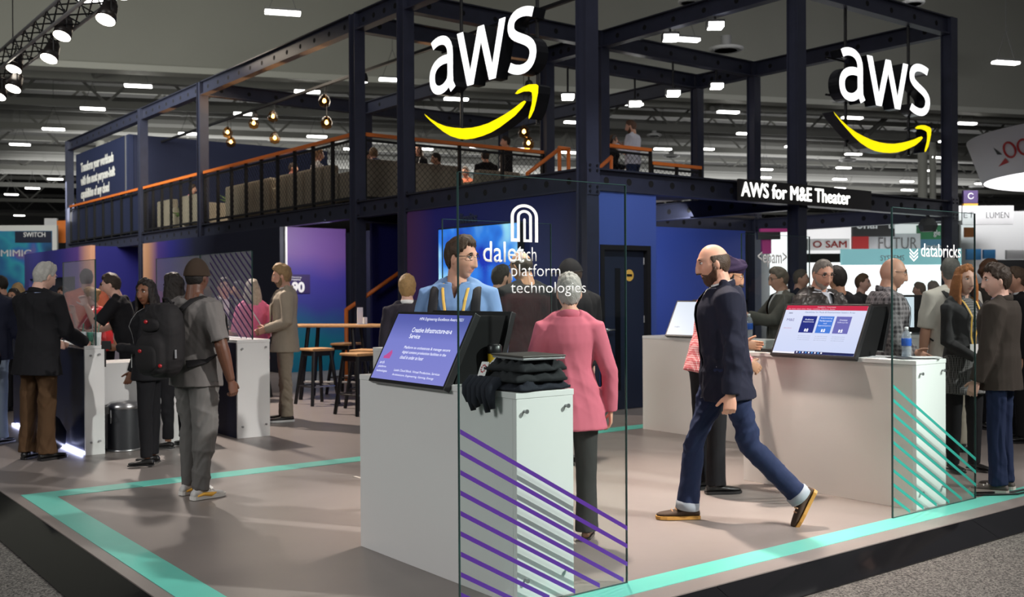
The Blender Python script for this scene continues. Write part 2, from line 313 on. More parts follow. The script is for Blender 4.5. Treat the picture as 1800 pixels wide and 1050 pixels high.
# pendant lights of the hall, 1.05 m long, 10 m up
lampw = mat('lamp_white', (1, 1, 1), .5, emit=9, ecol=(1, .98, .93))
lampg = mat('lamp_housing', (.12, .12, .12), .5)
wire = mat('hanging_wire', (.1, .1, .1), .6)
LP = [(497, 22), (243, 151), (163, 191), (94, 227), (35, 254), (97, 315), (57, 331), (20, 342), (34, 379), (431, 200), (332, 235), (540, 161), (802, 174), (557, 240), (1203, 69), (1768, 110), (1280, 197), (1498, 207), (1500, 271), (1483, 295), (1476, 315), (1475, 331), (1345, 298), (1343, 312), (1312, 235), (1594, 319), (1630, 300), (1595, 334), (1699, 217), (1649, 277), (1666, 249), (1725, 323), (915, 262), (1165, 262), (1110, 183), (620, 262), (460, 292), (1240, 262), (690, 140), (1010, 215), (170, 1), (1395, 258), (1000, 268), (842, 258), (745, 262)]
pend = None
for (x, y) in LP:
    dd = at(x, y, 1)-EYE; p = EYE+dd*(8.5/dd.z)
    lab = 'bright white linear pendant light hanging from the hall roof'
    if pend is None:
        t = thing('pendant_light', lab, 'light', p, math.atan2(e1.y, e1.x), 'linear pendant lights of the hall'); pend = t
        MB().box(-.52, .52, -.14, .14, -.05, .03).build('diffuser', lampw, t); MB().box(-.54, .54, -.16, .16, .031, .10).build('housing', lampg, t)
        MB().cyl((-.4, 0, .10), (0, 0, 1.2), .012, n=5).cyl((.4, 0, .10), (0, 0, 1.2), .012, n=5).cyl((0, 0, 1.2), (0, 0, 4.2), .012, n=5).build('suspension', wire, t)
    else:
        t = pend.copy(); COL.objects.link(t); t.location = p
        for ch in list(pend.children):
            c = ch.copy(); COL.objects.link(c); c.parent = t
# ---------------------------------------------------------------- steel frame of the stand
CW = .10
XS = [8.555, 12.70, 16.92]; YS = dict(C=9.61, R=13.87, S=15.42, T=22.42, U=26.5, V=33.4)
rownames = dict(C='front', R='second', S='third', T='fourth', U='fifth', V='last')
bolt = MB().cyl((0, 0, 0), (0, 0, .012), .018, n=8).mesh('bolt')
boltm = mat('bolt_steel', (.02, .02, .03), .4, .5)
def column(x, y, lab):
    t = thing('steel_column', lab, 'column', (x, y, 0)); h = CW
    mb = MB().box(-h, h, -h, -h+.018, 0, 6.2).box(-h, h, h-.018, h, 0, 6.2).box(-h+.035, h-.035, -h+.018, h-.018, 0, 6.2); mb.build('shaft', navy, t)
    MB().box(-h-.05, h+.05, -h-.05, h+.05, .0005, .02).build('base_plate', navyd, t)
    MB().box(-h-.004, h+.004, -h-.012, -h-.001, 2.70, 3.10).build('splice_plate', navy, t)
    for i, (bx, bz) in enumerate([(sx*.06, z) for sx in (-1, 1) for z in (2.74, 2.80, 3.0, 3.06)]):
        if i == 0: o = link('bolt', bolt, boltm, t); first = o
        else: o = bpy.data.objects.new('bolt', bolt); COL.objects.link(o); o.parent = t
        o.location = (bx, -h-.011, bz); o.rotation_euler = (R(90), 0, 0)
    return t
CL = {}
for nm, x, y, lab in [('C0', XS[0], YS['C'], 'navy steel corner column between the door wall and the screen wall'), ('R0', XS[0], YS['R'], 'navy steel column on the near side of the stair opening'),
    ('S0', XS[0], YS['S'], 'navy steel column at the corner of the two orange handrails'), ('T0', XS[0], YS['T'], 'navy steel column in front of the beige sofas'), ('U0', XS[0], YS['U'], 'navy steel column beside the lettered navy wall'),
    ('V0', XS[0], YS['V'], 'navy steel end column beside the orange banner'), ('C1', XS[1], YS['C'], 'navy steel column behind the theater sign'), ('C2', XS[2], YS['C'], 'navy steel column standing right of the second white sign'),
    ('R1', XS[1], YS['R'], 'navy steel column on the deck next to the man in a white shirt'), ('R2', XS[2], YS['R'], 'navy steel rear column above the theater wall'), ('S1', XS[1], YS['S'], 'navy steel deck column beside the upper stair rail'), ('S2', XS[2], YS['S'], 'navy steel rearmost column behind the theater'),
    ('T1', XS[1], YS['T'], 'navy steel inner column behind the lounge pendants'), ('T2', XS[2], YS['T'], 'navy steel far inner column deep in the lounge deck')]:
    CL[nm] = column(x, y, lab)
def ibeam(p, q, z0, z1, lab, holes=0, hr=.045, face=None, bw=.085):
    p = Vector((*p, 0)); q = Vector((*q, 0)); L = (q-p).length; a = math.atan2(q.y-p.y, q.x-p.x)
    t = thing('steel_beam', lab, 'beam', (p.x, p.y, z0), a, 'beams of the steel frame')
    h = z1-z0
    MB().box(0, L, -.02, .02, .022, h-.022).build('web', navy, t)
    MB().box(0, L, -bw, bw, h-.022, h).build('flange', navyd, t); MB().box(0, L, -bw, bw, 0, .022).build('flange', navy, t)
    if holes:
        me = MB().cyl((0, -.022, 0), (0, .022, 0), hr, n=14).mesh('web_hole')
        for i in range(holes):
            o = link('web_hole', me, hole, t) if i == 0 else bpy.data.objects.new('web_hole', me)
            if i: COL.objects.link(o); o.parent = t
            o.location = ((i+.5)*L/holes, 0, h*.5)
    return t
def bays(line, z0, z1, what, holes, **k):
    for (a, b2, l2, hn) in line: ibeam(a, b2, z0, z1, 'navy steel %s beam %s' % (what, l2), hn, **k)
X0, X1, X2 = XS; g = CW+.002
cY = lambda n: YS[n]
Aline = [('C', 'R', 9), ('R', 'S', 4), ('S', 'T', 12), ('T', 'U', 8), ('U', 'V', 12)]
where = {'CR': 'above the screen wall', 'RS': 'over the stair opening', 'ST': 'in front of the lounge sofas', 'TU': 'next to the lettered wall', 'UV': 'at the far end by the orange banner'}
bays([((X0, cY(a)+g), (X0, cY(b2)-g), 'with dark holes, deck level, '+where[a+b2], n) for a, b2, n in Aline], 2.76, 3.04, 'deck', 1)
bays([((X0, cY(a)+g), (X0, cY(b2)-g), 'of the top frame '+where[a+b2], n) for a, b2, n in Aline], 5.90, 6.20, 'roof', 1)
for j, (xa, xb, w3) in enumerate([(X0, X1, 'left'), (X1, X2, 'right')]):
    side = ['beside the corner column', 'toward the outer corner'][j]
    bays([((xa+g, cY('C')), (xb-g, cY('C')), 'across the theater front '+side, 10)], 2.76, 3.04, 'deck', 1)
    bays([((xa+g, cY('C')), (xb-g, cY('C')), 'over the theater front '+side, 6)], 5.90, 6.20, 'roof', 1)
    for rn in ('R', 'S', 'T'):
        bays([((xa+g, cY(rn)), (xb-g, cY(rn)), 'crossing the %s row %s' % (rownames[rn], side), 6)], 5.90, 6.20, 'roof', 1)
        bays([((xa+g, cY(rn)), (xb-g, cY(rn)), 'below the deck in the %s row %s' % (rownames[rn], side), 9)], 2.70, 2.98, 'joist', 1)
for i, x in enumerate((X1, X2)):
    for a, b2, n in Aline[:3]:
        bays([((x, cY(a)+g), (x, cY(b2)-g), 'running back %s on the %s line' % (['under', 'from', 'beyond'][Aline.index((a, b2, n))]+' the deck rows', ['inner', 'outer'][i]), 6)], 5.90, 6.20, 'roof', 1)
    bays([((x, cY('C')+g), (x, cY('R')-g), 'over the theater on the %s line' % ['inner', 'outer'][i], 9)], 2.70, 2.98, 'joist', 1)
# deck slab
deckm = mat('deck_boards', (.09, .08, .075), .6)
struct(MB().box(X0+.11, X2+.1, YS['C']+4.15, YS['V'], 2.985, 3.03).build('floor_deck', deckm), 'upper deck floor of the stand')
struct(MB().box(X0+.11, X1-.12, YS['C']+.11, YS['R']-.3, 3.0, 3.03).build('floor_deck_front', deckm), 'upper deck floor above the screen wall')
# ---------------------------------------------------------------- walls under the deck
scrw = ramp_mat('printed_blue_wall', [(0, (.010, .018, .07)), (.45, (.012, .026, .22)), (.8, (.022, .024, .28)), (1, (.13, .05, .17))], 1, 9.6, 13.8, .6)
struct(MB().box(8.50, 8.62, 9.72, 13.76, 0, 2.755).build('wall_screen', scrw), 'deep blue printed wall carrying the big screen')
struct(MB().box(8.66, 9.69, 9.55, 9.66, 2.09, 2.755).box(9.575, 9.69, 9.55, 9.66, 0, 2.09).box(8.66, 8.70, 9.55, 9.66, 0, 2.09).build('wall_door', bluel), 'blue wall around the dark door')
struct(MB().box(9.60, 9.69, 9.67, 13.7, 0, 2.755).build('wall_theater_side', bluel), 'blue side wall of the theater')
struct(MB().box(9.7, 16.5, 13.75, 13.85, 0, 2.72).build('wall_theater_back', mat('royal_blue_wall', (.028, .065, .36), .6)), 'royal blue back wall of the theater')
door = tag(MB().box(8.765, 9.51, 9.60, 9.64, .005, 2.03).build('door_1', mat('dark_navy_door', (.018, .026, .055), .45)), 'dark navy door with a narrow glass strip and lever handle', None); door['kind'] = 'structure'
for bx in ((8.70, 8.765, 0, 2.09), (9.51, 9.575, 0, 2.09), (8.765, 9.51, 2.03, 2.09)):
    o = MB().box(bx[0], bx[1], 9.53, 9.67, bx[2], bx[3]).build('door_frame', mat('door_frame_black', (.012, .012, .014), .4), door)
MB().box(9.00, 9.09, 9.594, 9.60, .25, 1.80).build('glass_strip', mat('dark_glass', (.006, .007, .01), .05), door)
MB().cyl((8.835, 9.60, 1.02), (8.835, 9.555, 1.02), .025).cyl((8.83, 9.56, 1.02), (8.96, 9.56, 1.02), .011).build('door_handle', steel, door, True)
yd = mat('yellow_sticker', (.82, .50, .10), .5)
sg = MB().cyl((9.25, 9.60, 1.71), (9.25, 9.594, 1.71), .075, n=28).build('round_sticker', yd, door); MB().box(9.205, 9.295, 9.590, 9.5935, 1.695, 1.725).build('sticker_bar', black, sg)
for z in (.25, 1.1, 1.85): MB().cyl((9.515, 9.595, z), (9.515, 9.595, z+.09), .012, n=8).build('hinge', steel, door)
# navy gallery walls further left
gal = ramp_mat('gallery_header', [(0, (.010, .014, .035)), (.55, (.012, .016, .05)), (.75, (.018, .018, .20)), (.86, (.06, .03, .20)), (.95, (.50, .25, .14)), (1, (.62, .33, .20))], 1, 18.1, 26.0, .55)
struct(MB().box(8.38, 8.50, 18.1, 26.0, 0, 2.755).build('wall_gallery', gal), 'navy gallery wall fading to orange at its far end')
lng = ramp_mat('lounge_print', [(0, (.0, .11, .26)), (.38, (.004, .17, .24)), (.58, (.035, .04, .26)), (.8, (.04, .03, .26)), (1, (.13, .06, .26))], 2, 0, 2.75, .5, warp=.9)
struct(MB().box(8.51, 9.78, 18.12, 18.2, 0, 2.76).build('wall_lounge', lng), 'teal to violet printed wall behind the high table')
struct(MB().box(8.47, 8.51, 18.05, 18.2, 0, 2.76).build('trim_lounge', white), 'white edge strip of the lounge wall')
gal2 = ramp_mat('gallery_header_far', [(0, (.70, .34, .22)), (.06, (.50, .24, .20)), (.16, (.09, .04, .22)), (.4, (.025, .022, .20)), (1, (.03, .03, .14))], 1, 28.4, 36, .55)
struct(MB().box(7.78, 7.9, 28.4, 35.8, 2.0, 2.80).box(7.78, 7.9, 28.4, 29.9, 0, 2.0).box(7.78, 7.9, 35.2, 35.8, 0, 2).build('wall_gallery_far', gal2), 'violet gallery wall with an orange end and an open bay')
struct(MB().box(8.2, 8.3, 29.9, 35.2, 0, 2.7).build('wall_gallery_bay', black), 'black back of the open gallery bay')
struct(MB().box(7.91, 9.9, 28.4, 28.5, 0, 2.78).build('wall_return_far', mat('ultramarine_wall', (.018, .016, .20), .6)), 'ultramarine return wall below the deck')
struct(MB().box(8.9, 11.6, 15.55, 15.62, 0, 2.7).build('wall_stair', mat('stair_blue', (.014, .018, .18), .6)), 'dark blue wall beside the staircase')
struct(MB().box(11.5, 11.6, 13.9, 15.5, 0, 2.9).build('wall_stair_end', navyd), 'dark end wall under the stairs')
struct(MB().box(9.9, 10.0, 15.7, 28.4, 0, 2.7).build('wall_inner', mat('inner_navy', (.01, .012, .03), .7)), 'dark inner wall below the deck')
# ---------------------------------------------------------------- staircase
st = thing('staircase', 'dark staircase rising behind the bar stools between orange handrails', 'stairs', (8.7, 14.65, 0))
for i in range(11): MB().box(i*.27, i*.27+.28, -.68, .68, i*.27+.0, i*.27+.27).build('step', mat('dark_stair', (.02, .02, .028), .5), st)
for y in (-.72, .72):
    mb = MB().cyl((-.40, y, .001), (-.40, y, 1.24), .035).cyl((-.40, y, 1.22), (1.7, y, 2.5), .035).build('handrail', orange, st, True)
MB().box(-.40, .2, .0-.70, .0-.66, 1.0, 1.03).build('rail_bracket', wood, st)
# ---------------------------------------------------------------- upper deck rails
meshm = mat('black_wire_mesh', (.01, .01, .011), .5)
def wire_panel(L, h, step=.075, th=.004):
    mb = MB(); k = -int(h/step)-1
    # diamond mesh: two families of thin bars clipped to the panel
    for sgn in (1, -1):
        c = -h
        while c < L:
            x0, z0, x1, z1 = c, 0, c+h, h
            if x0 < 0: z0 += -x0; x0 = 0
            if x1 > L: z1 -= x1-L; x1 = L
            if x1-x0 > .01:
                za, zb = (z0, z1) if sgn > 0 else (h-z0, h-z1)
                mb.add([(x0, 0, za-th), (x1, 0, zb-th), (x1, 0, zb+th), (x0, 0, za+th)], [(0, 1, 2, 3)])
                mb.add([(x0, .004, za-th), (x1, .004, zb-th), (x1, .004, zb+th), (x0, .004, za+th)], [(3, 2, 1, 0)])
            c += step*1.5
    return mb
def railing(p, q, lab, n, mesh=True, z=3.04, solid=None):
    p = Vector((*p, 0)); q = Vector((*q, 0)); L = (q-p).length; a = math.atan2(q.y-p.y, q.x-p.x)
    t = thing('deck_railing', lab, 'railing', (p.x, p.y, z), a)
    MB().box(0, L, -.045, .045, 1.115, 1.175).build('handrail', orange, t)
    MB().box(0, L, -.02, .02, 1.03, 1.07).build('top_rail', blackm, t); MB().box(0, L, -.02, .02, .06, .10).build('bottom_rail', blackm, t)
    for i in range(n+1):
        MB().box(i*L/n-.022, i*L/n+.022, -.03, .03, .001, 1.115).build('post', blackm, t)
    if solid: MB().box(.02, L-.02, -.045, -.035, .1, 1.03).build('infill_panel', solid, t)
    if mesh:
        w3 = L/n
        me = wire_panel(w3-.05, .93).mesh('mesh_panel')
        for i in range(n):
            o = link('mesh_panel', me, meshm, t) if i == 0 else bpy.data.objects.new('mesh_panel', me)
            if i: COL.objects.link(o); o.parent = t
            o.location = (i*w3+.025, 0, .10)
    return t
railing((8.555, 15.55), (8.555, 22.30), 'orange topped deck railing in front of the beige sofas', 9)
railing((8.555, 22.54), (8.555, 26.38), 'orange topped deck railing between two columns with sofas and a plant behind', 6)
railing((8.555, 26.62), (8.555, 33.28), 'orange topped deck railing below the lettered navy wall', 8, False, solid=mat('navy_infill', (.018, .024, .06), .4))
railing((8.70, 15.42), (12.58, 15.42), 'orange topped railing crossing the deck behind the yellow curved arrow', 4)
railing((12.84, 13.99), (14.05, 13.99), 'short orange railing below the man in the white shirt', 1)
railing((14.1, 14.0), (15.45, 14.0), 'low orange railing at the end of the upper terrace', 2, z=2.80)
rl = thing('stair_rail', 'orange stair rail rising through the deck opening', 'railing', (11.0, 13.9, 3.03))
MB().cyl((0, 0, .5), (.70, 0, .97), .035).cyl((.70, 0, 1.0), (.95, 0, 1.0), .035).cyl((.72, 0, 0), (.72, 0, 1.0), .035).cyl((.93, 0, 0), (.93, 0, 1.0), .035).cyl((0, 0, 0), (0, 0, .53), .03).build('rail_tube', orange, rl, True)
rl2 = thing('stair_rail', 'second orange stair rail leaning beside the corner column', 'railing', (11.75, 13.4, 3.03))
MB().cyl((0, 0, .3), (.75, 0, .85), .035).cyl((.74, 0, 0), (.74, 0, .86), .03).cyl((0, 0, 0), (0, 0, .33), .03).build('rail_tube', orange, rl2, True)
# lettered room on the deck
navyp = mat('navy_panel', (.018, .026, .075), .6)
struct(MB().box(8.72, 8.84, 28.15, 33.3, 3.04, 5.78).build('wall_upper_left', navyp), 'navy wall with white slogan lettering on the deck')
struct(MB().box(8.85, 14.6, 28.15, 28.27, 3.04, 5.78).build('wall_upper_back', mat('navy_panel_dark', (.015, .02, .055), .6)), 'navy rear wall of the upper lounge')
MB().box(8.70, 8.72, 28.4, 28.45, 3.1, 5.78).build('trim_upper', steel)['kind'] = 'structure'
sl = thing('slogan', 'white three line slogan on the navy deck wall', 'lettering', (8.71, 32.3, 4.8))
for i, s in enumerate(['Transform your workloads', 'with the most purpose-built', 'capabilities of any cloud']):
    text(s, (8.715, 32.75, 5.20-i*.40), AX, AU, .37, mat('white_print', (.8, .8, .78), .6), sl, ext=.004, off=.012, sx=.80)
# ---------------------------------------------------------------- big signs
ledw = mat('lit_letter_white', (1, 1, 1), .4, emit=1.6, ecol=(1, 1, 1))
ledy = mat('lit_letter_yellow', (1, .85, .0), .4, emit=1.05, ecol=(1, .80, .0))
SMILE_BAR = [(-0.006, 0.547), (0.044, 0.498), (0.165, 0.415), (0.316, 0.323), (0.5, 0.217), (0.681, 0.133), (0.895, 0.067), (1.069, 0.036), (1.274, 0.027), (1.475, 0.036), (1.671, 0.059), (1.863, 0.102), (2.052, 0.162), (2.206, 0.215), (2.357, 0.295), (2.441, 0.362), (2.403, 0.381), (2.328, 0.364), (2.176, 0.312), (1.991, 0.264), (1.801, 0.224), (1.607, 0.192), (1.41, 0.18), (1.207, 0.181), (1.001, 0.199), (0.79, 0.235), (0.574, 0.283), (0.353, 0.359), (0.166, 0.446)]
SMILE_HEAD = [(2.208, 0.503), (2.254, 0.49), (2.389, 0.502), (2.507, 0.487), (2.559, 0.466), (2.571, 0.401), (2.558, 0.312), (2.52, 0.226), (2.49, 0.157), (2.498, 0.129), (2.539, 0.151), (2.607, 0.232), (2.651, 0.334), (2.687, 0.437), (2.696, 0.526), (2.653, 0.555), (2.508, 0.575), (2.389, 0.566), (2.269, 0.539)]
def smile_polys(sx):
    # curved bar and arrow head, in metres on the sign plane (u along the sign, v height over its lower edge)
    return [SMILE_BAR, SMILE_HEAD]
def stroke(pts, w):
    """flat band along a polyline, width w (or list of widths): quads as polygon outline"""
    n = len(pts); L = []; Rr = []
    for i, p in enumerate(pts):
        a = Vector(pts[max(i-1, 0)]); b2 = Vector(pts[min(i+1, n-1)]); t = (b2-a).normalized(); nn = Vector((-t.y, t.x)); ww = w[i] if isinstance(w, list) else w
        L.append(tuple(Vector(p)+nn*ww/2)); Rr.append(tuple(Vector(p)-nn*ww/2))
    return Rr+L[::-1]
def bez(p0, p1, p2, p3, n=10):
    out = []
    for i in range(n+1):
        t = i/n; out.append(tuple((1-t)**3*Vector(p0)+3*t*(1-t)**2*Vector(p1)+3*t*t*(1-t)*Vector(p2)+t**3*Vector(p3)))
    return out
def letters():
    W = .155
    a_st = bez((.09, .90), (.25, 1.0), (.62, 1.02), (.62, .66))+[(.62, .30), (.63, .14), (.70, .02)]
    a_bowl = bez((.62, .58), (.30, .64), (.06, .52), (.085, .28), 12)+bez((.085, .28), (.10, .0), (.48, -.0), (.62, .24), 12)[1:]
    s = bez((.62, .90), (.40, 1.0), (.06, .99), (.09, .73), 10)+bez((.09, .73), (.12, .52), (.64, .52), (.62, .25), 10)[1:]+bez((.62, .25), (.60, -.03), (.26, -.02), (.05, .11), 10)[1:]
    w1 = [(.02, .97), (.19, .97), (.385, .25), (.60, .97), (.76, .97), (.975, .25), (1.16, .97), (1.32, .97), (1.06, .0), (.89, .0), (.68, .70), (.47, .0), (.30, .0)]
    return dict(a=[stroke(a_st, W), stroke(a_bowl, W)], w=[w1[::-1]], s=[stroke(s, W)])
def fill_prism(mb, poly, o, ux, uy, depth):
    """concave polygon extruded: front/back through bmesh fill"""
    bm = bmesh.new(); vs = [bm.verts.new((p[0], p[1], 0)) for p in poly]
    es = [bm.edges.new((vs[i], vs[(i+1) % len(vs)])) for i in range(len(vs))]
    bmesh.ops.triangle_fill(bm, use_beauty=True, edges=es); bm.verts.ensure_lookup_table(); bm.normal_update()
    V = [v.co.copy() for v in bm.verts]; F = []
    for f in bm.faces:
        q = [v.index for v in f.verts]; F.append(q if f.normal.z > 0 else q[::-1])
    bm.free(); ux = Vector(ux); uy = Vector(uy); nn = ux.cross(uy); o = Vector(o)
    mb.add([o+ux*v.x+uy*v.y+nn*depth for v in V], F)
def big_sign(origin, ux, lab, width, zl, hl, zs, hs, lean):
    """white letters over a yellow curved arrow; origin = left end on the facade, ux = reading direction"""
    ux = Vector(ux); uy = Vector((0, 0, 1)); nn = ux.cross(uy); o = Vector(origin)
    t = thing('logo_sign', lab, 'sign', (o.x, o.y, 3.0)); dep = .20
    L = letters(); x = .16
    k = width/3.02
    for ch, adv in (('a', .80), ('w', 1.36), ('s', .70)):
        caps = MB(); body = MB()
        for poly in L[ch]:
            base = o+ux*(x*k)+uy*zl
            fill_prism(caps, [(p[0]*k, p[1]*hl) for p in poly], base, ux, uy, .002)
            pl = [(p[0]*k, p[1]*hl) for p in poly]; n = len(pl)
            A = [base+ux*p[0]+uy*p[1] for p in pl]; B = [p-nn*dep for p in A]
            body.add(A+B, [(i, (i+1) % n, n+(i+1) % n, n+i) for i in range(n)])
            fill_prism(body, pl, base-nn*dep, ux, uy, 0)
        f = caps.build('letter_face', ledw); parent_keep(f, t); b3 = body.build('letter_side', mat('sign_side_black', (.010, .011, .014), .25)); parent_keep(b3, t); x += adv
    for poly in smile_polys(1):
        pl = list(poly); base = o+uy*zs; n = len(pl); caps = MB(); body = MB()
        fill_prism(caps, pl, base, ux, uy, .002)
        big = pl
        A = [base+ux*p[0]+uy*p[1] for p in big]; B = [p-nn*dep for p in A]
        body.add(A+B, [(i, (i+1) % n, n+(i+1) % n, n+i) for i in range(n)]); fill_prism(body, big, base-nn*dep, ux, uy, 0)
        f = caps.build('arrow_face', ledy); parent_keep(f, t); b3 = body.build('arrow_side', MATS['sign_side_black']); parent_keep(b3, t)
    c0 = o-nn*(dep+.03); mb = MB()
    for u in (.24, .90): p = c0+ux*(width*u); mb.cyl((p.x, p.y, zs+.12*hs), (p.x, p.y, 5.90), .025, n=8)
    for z in (zl+hl*.12, zl+hl*.85): a = c0+ux*(.05*width); b4 = c0+ux*(.95*width); mb.cyl((a.x, a.y, z), (b4.x, b4.y, z), .018, n=8)
    f = mb.build('hanging_frame', blackm); parent_keep(f, t)
    return t
big_sign((8.36, 13.02, 0), AX, 'lit white letter sign with yellow curved arrow hung above the screen wall', 2.66, 4.40, .80, 3.62, .76, 0)
big_sign((13.38, 9.45, 0), BX, 'lit white letter sign with yellow curved arrow hung above the theater sign', 2.66, 4.42, .78, 3.66, .76, 0)
ts = thing('theater_sign', 'black sign board with white theater name on the deck beam', 'sign', (11.16, 9.42, 2.75))
MB().box(0, 3.12, -.02, .02, 0, .30).build('board', mat('sign_board', (.022, .02, .02), .4), ts)
text('AWS for M&E Theater', (11.20, 9.397, 2.815), BX, AU, .285, mat('sign_white', (.9, .9, .87), .5, emit=.75, ecol=(1, 1, .95)), ts, ext=.004, off=.009, sx=.945)
# big wall screen
tv = thing('wall_screen_display', 'large bright blue display on the deep blue wall', 'screen', (8.44, 11.8, 1.2))
MB().box(-.05, .05, -1.0, .92, -.02, 1.24).build('bezel', black, tv)
scr = mat('display_blue', (.1, .3, .8), .2)
nt = scr.node_tree; b = nt.nodes['Principled BSDF']; tc = nt.nodes.new('ShaderNodeTexCoord'); n1 = nt.nodes.new('ShaderNodeTexNoise'); n1.inputs['Scale'].default_value = 1.7; n1.inputs['Detail'].default_value = 2
cr = nt.nodes.new('ShaderNodeValToRGB'); cr.color_ramp.elements[0].position = .33; cr.color_ramp.elements[0].color = (.010, .03, .42, 1); cr.color_ramp.elements[1].position = .72; cr.color_ramp.elements[1].color = (.38, .75, .95, 1)
e = cr.color_ramp.elements.new(.52); e.color = (.03, .20, .78, 1)
nt.links.new(tc.outputs['Object'], n1.inputs['Vector']); nt.links.new(n1.outputs['Fac'], cr.inputs[0]); nt.links.new(cr.outputs[0], b.inputs['Base Color']); nt.links.new(cr.outputs[0], b.inputs['Emission Color']); b.inputs['Emission Strength'].default_value = .9
MB().box(-.056, -.0505, -.98, .90, 0, 1.22).build('screen', scr, tv)
lw = text('limits', (8.43, 12.3, 2.50), AX, AU, .2, mat('dim_letter', (.04, .05, .12), .5), None, ext=.01, off=.004); tag(lw, 'faint raised lettering on the blue wall above the display', 'lettering')
lw.location.x = 8.49
# ================================================================ COUNTERS, GLASS, SCREENS
def onx(px, py, X): d = _f+_r*((px-900)/FPX)-_u*((py-525)/FPX); return EYE+d*(X/d.x)
def ony(px, py, Y): d = _f+_r*((px-900)/FPX)-_u*((py-525)/FPX); return EYE+d*(Y/d.y)
def fit_text(s, origin, ux, uy, W, H, m, parent=None, name='lettering', ext=.001, off=0, lift=0, shear=0, **k):
    """lettering scaled to an exact width and height on a plane"""
    me = text_me(s, 1, ext=0, off=off, shear=shear, **k); co = np.empty(len(me.vertices)*3); me.vertices.foreach_get('co', co); co = co.reshape(-1, 3)
    lo = co.min(0); hi = co.max(0); co[:, 0] = (co[:, 0]-lo[0])*W/(hi[0]-lo[0]); co[:, 1] = (co[:, 1]-lo[1])*H/(hi[1]-lo[1]); co[:, 2] = 0
    me.vertices.foreach_set('co', co.ravel()); me.update()
    if ext:
        bm = bmesh.new(); bm.from_mesh(me); r = bmesh.ops.extrude_face_region(bm, geom=bm.faces[:]); bmesh.ops.translate(bm, vec=(0, 0, ext), verts=[v for v in r['geom'] if isinstance(v, bmesh.types.BMVert)])
        bm.to_mesh(me); bm.free()
    ux = Vector(ux).normalized(); uy = Vector(uy).normalized(); o = Vector(origin)+ux.cross(uy)*lift
    ob = link(name, me, m, None, False, frame(o, ux, uy))
    if parent: parent_keep(ob, parent)
    return ob
scrM = mat('steel_fixing', (.35, .35, .36), .35, .8)
def counter(x0, x1, y0, y1, lab, front=None, h=1.02, end=white, top=white, body=white):
    t = thing('counter', lab, 'counter', (x0, y0, 0))
    MB().box(.004, x1-x0, .03, y1-y0, .001, h-.031).build('body', front or body, t)
    MB().box(.004, x1-x0, .0, .0295, .001, h-.031).build('end_panel', end, t, bevel=.002)
    MB().box(0, x1-x0+.004, -.002, y1-y0, h-.03, h).build('worktop', top, t, bevel=.003)
    for (u, z) in ((.05, .93), (x1-x0-.05, .94), (x1-x0-.05, .13), (.05, .12)):
        f = MB().cyl((u, 0, z), (u, -.026, z), .007, n=10).build('fixing', scrM, t)
        MB().cyl((u, -.020, z), (u, -.0262, z), .011, n=10).build('stud', scrM, f)
    return t
counter(3.005, 3.365, 3.895, 5.41, 'white counter carrying the tilted blue slide screen and folded black shirts')
counter(6.445, 6.82, 3.905, 5.40, 'white counter with the tilted screen showing three blue boxes', body=offw)
counter(4.58, 4.94, 6.44, 8.0, 'white counter standing behind the blue slide screen near the stools')
counter(8.0, 8.37, 6.5, 8.10, 'white counter with a tilted screen in front of the dark door', body=offw)
cglow = mat('navy_gloss_front', (.010, .016, .05), .2)
cm = counter(4.24, 4.60, 10.2, 13.5, 'white ended counter with navy side beside the man in a beige suit', front=mat('navy_side', (.008, .011, .03), .6, spec=.2))
cl = counter(2.69, 2.87, 10.04, 13.0, 'navy fronted counter with glowing foot light by the grey haired man', front=cglow)
ledb = mat('led_strip', (.7, .75, 1), .5, emit=14, ecol=(.62, .66, 1))
MB().box(-.025, -.004, .05, 2.9, .004, .022).build('foot_light', ledb, cl)
tag(MB().box(2.875, 4.0, 10.36, 10.42, 0, .80).box(2.875, 4.0, 10.36, 10.9, .80, .83).build('side_desk', white), 'low white desk panel behind the grey waste bin', 'desk')
tag(MB().box(2.89, 2.96, 10.30, 10.35, .80, 1.0).build('desk_riser', black), 'small black riser between the counter and the white desk', 'riser')
def glass_panel(origin, ux, lab, stripe_m, W=1.045, H=2.045, gm=None, stripes=True, z0=.003, rev=False):
    ux = Vector(ux); M = frame(Vector(origin)+Vector((0, 0, z0)), ux, AU)          # local x along, y up, z toward the viewer
    t = thing('glass_divider', lab, 'glass divider', (origin[0], origin[1], z0))
    p = MB().box(.003, W-.003, .003, H-.003, -.006, .006).build('pane', gm or glass, M=M); parent_keep(p, t)
    for b5 in ((0, .003, 0, H), (W-.003, W, 0, H), (0, W, H-.003, H), (0, W, 0, .003)):
        e = MB().box(b5[0], b5[1], b5[2], b5[3], -.0065, .0065).build('edge', gedge, M=M); parent_keep(e, t)
    if stripes:
        for i in range(10):
            za = .868-.0925*i; sl2 = -.565; xa, xb = .004, W-.004; zb = za+sl2*(xb-xa)
            if zb < .02: xb = xa+(za-.02)/.565; zb = .02
            if xb-xa < .03: continue
            hw = .0115
            o = MB().add([(xa, za-hw, .0075), (xb, zb-hw, .0075), (xb, zb+hw, .0075), (xa, za+hw, .0075)], [(0, 1, 2, 3)])
            o.add([(xa, za-hw, .0066), (xb, zb-hw, .0066), (xb, zb+hw, .0066), (xa, za+hw, .0066)], [(3, 2, 1, 0)])
            s = o.build('stripe', stripe_m, M=M); parent_keep(s, t)
    return t
violet = mat('violet_vinyl', (.075, .018, .25), .5); green = mat('sea_green_vinyl', (.02, .30, .24), .5); dvio = mat('dark_violet_vinyl', (.03, .012, .10), .5)
g1 = glass_panel((2.652, 3.862, 0), BX, 'tall glass panel with violet stripes and an arch logo before the foreground counter', violet)
g2 = glass_panel((6.105, 3.870, 0), BX, 'tall glass panel with sea green stripes beside the brown jacketed man', green)
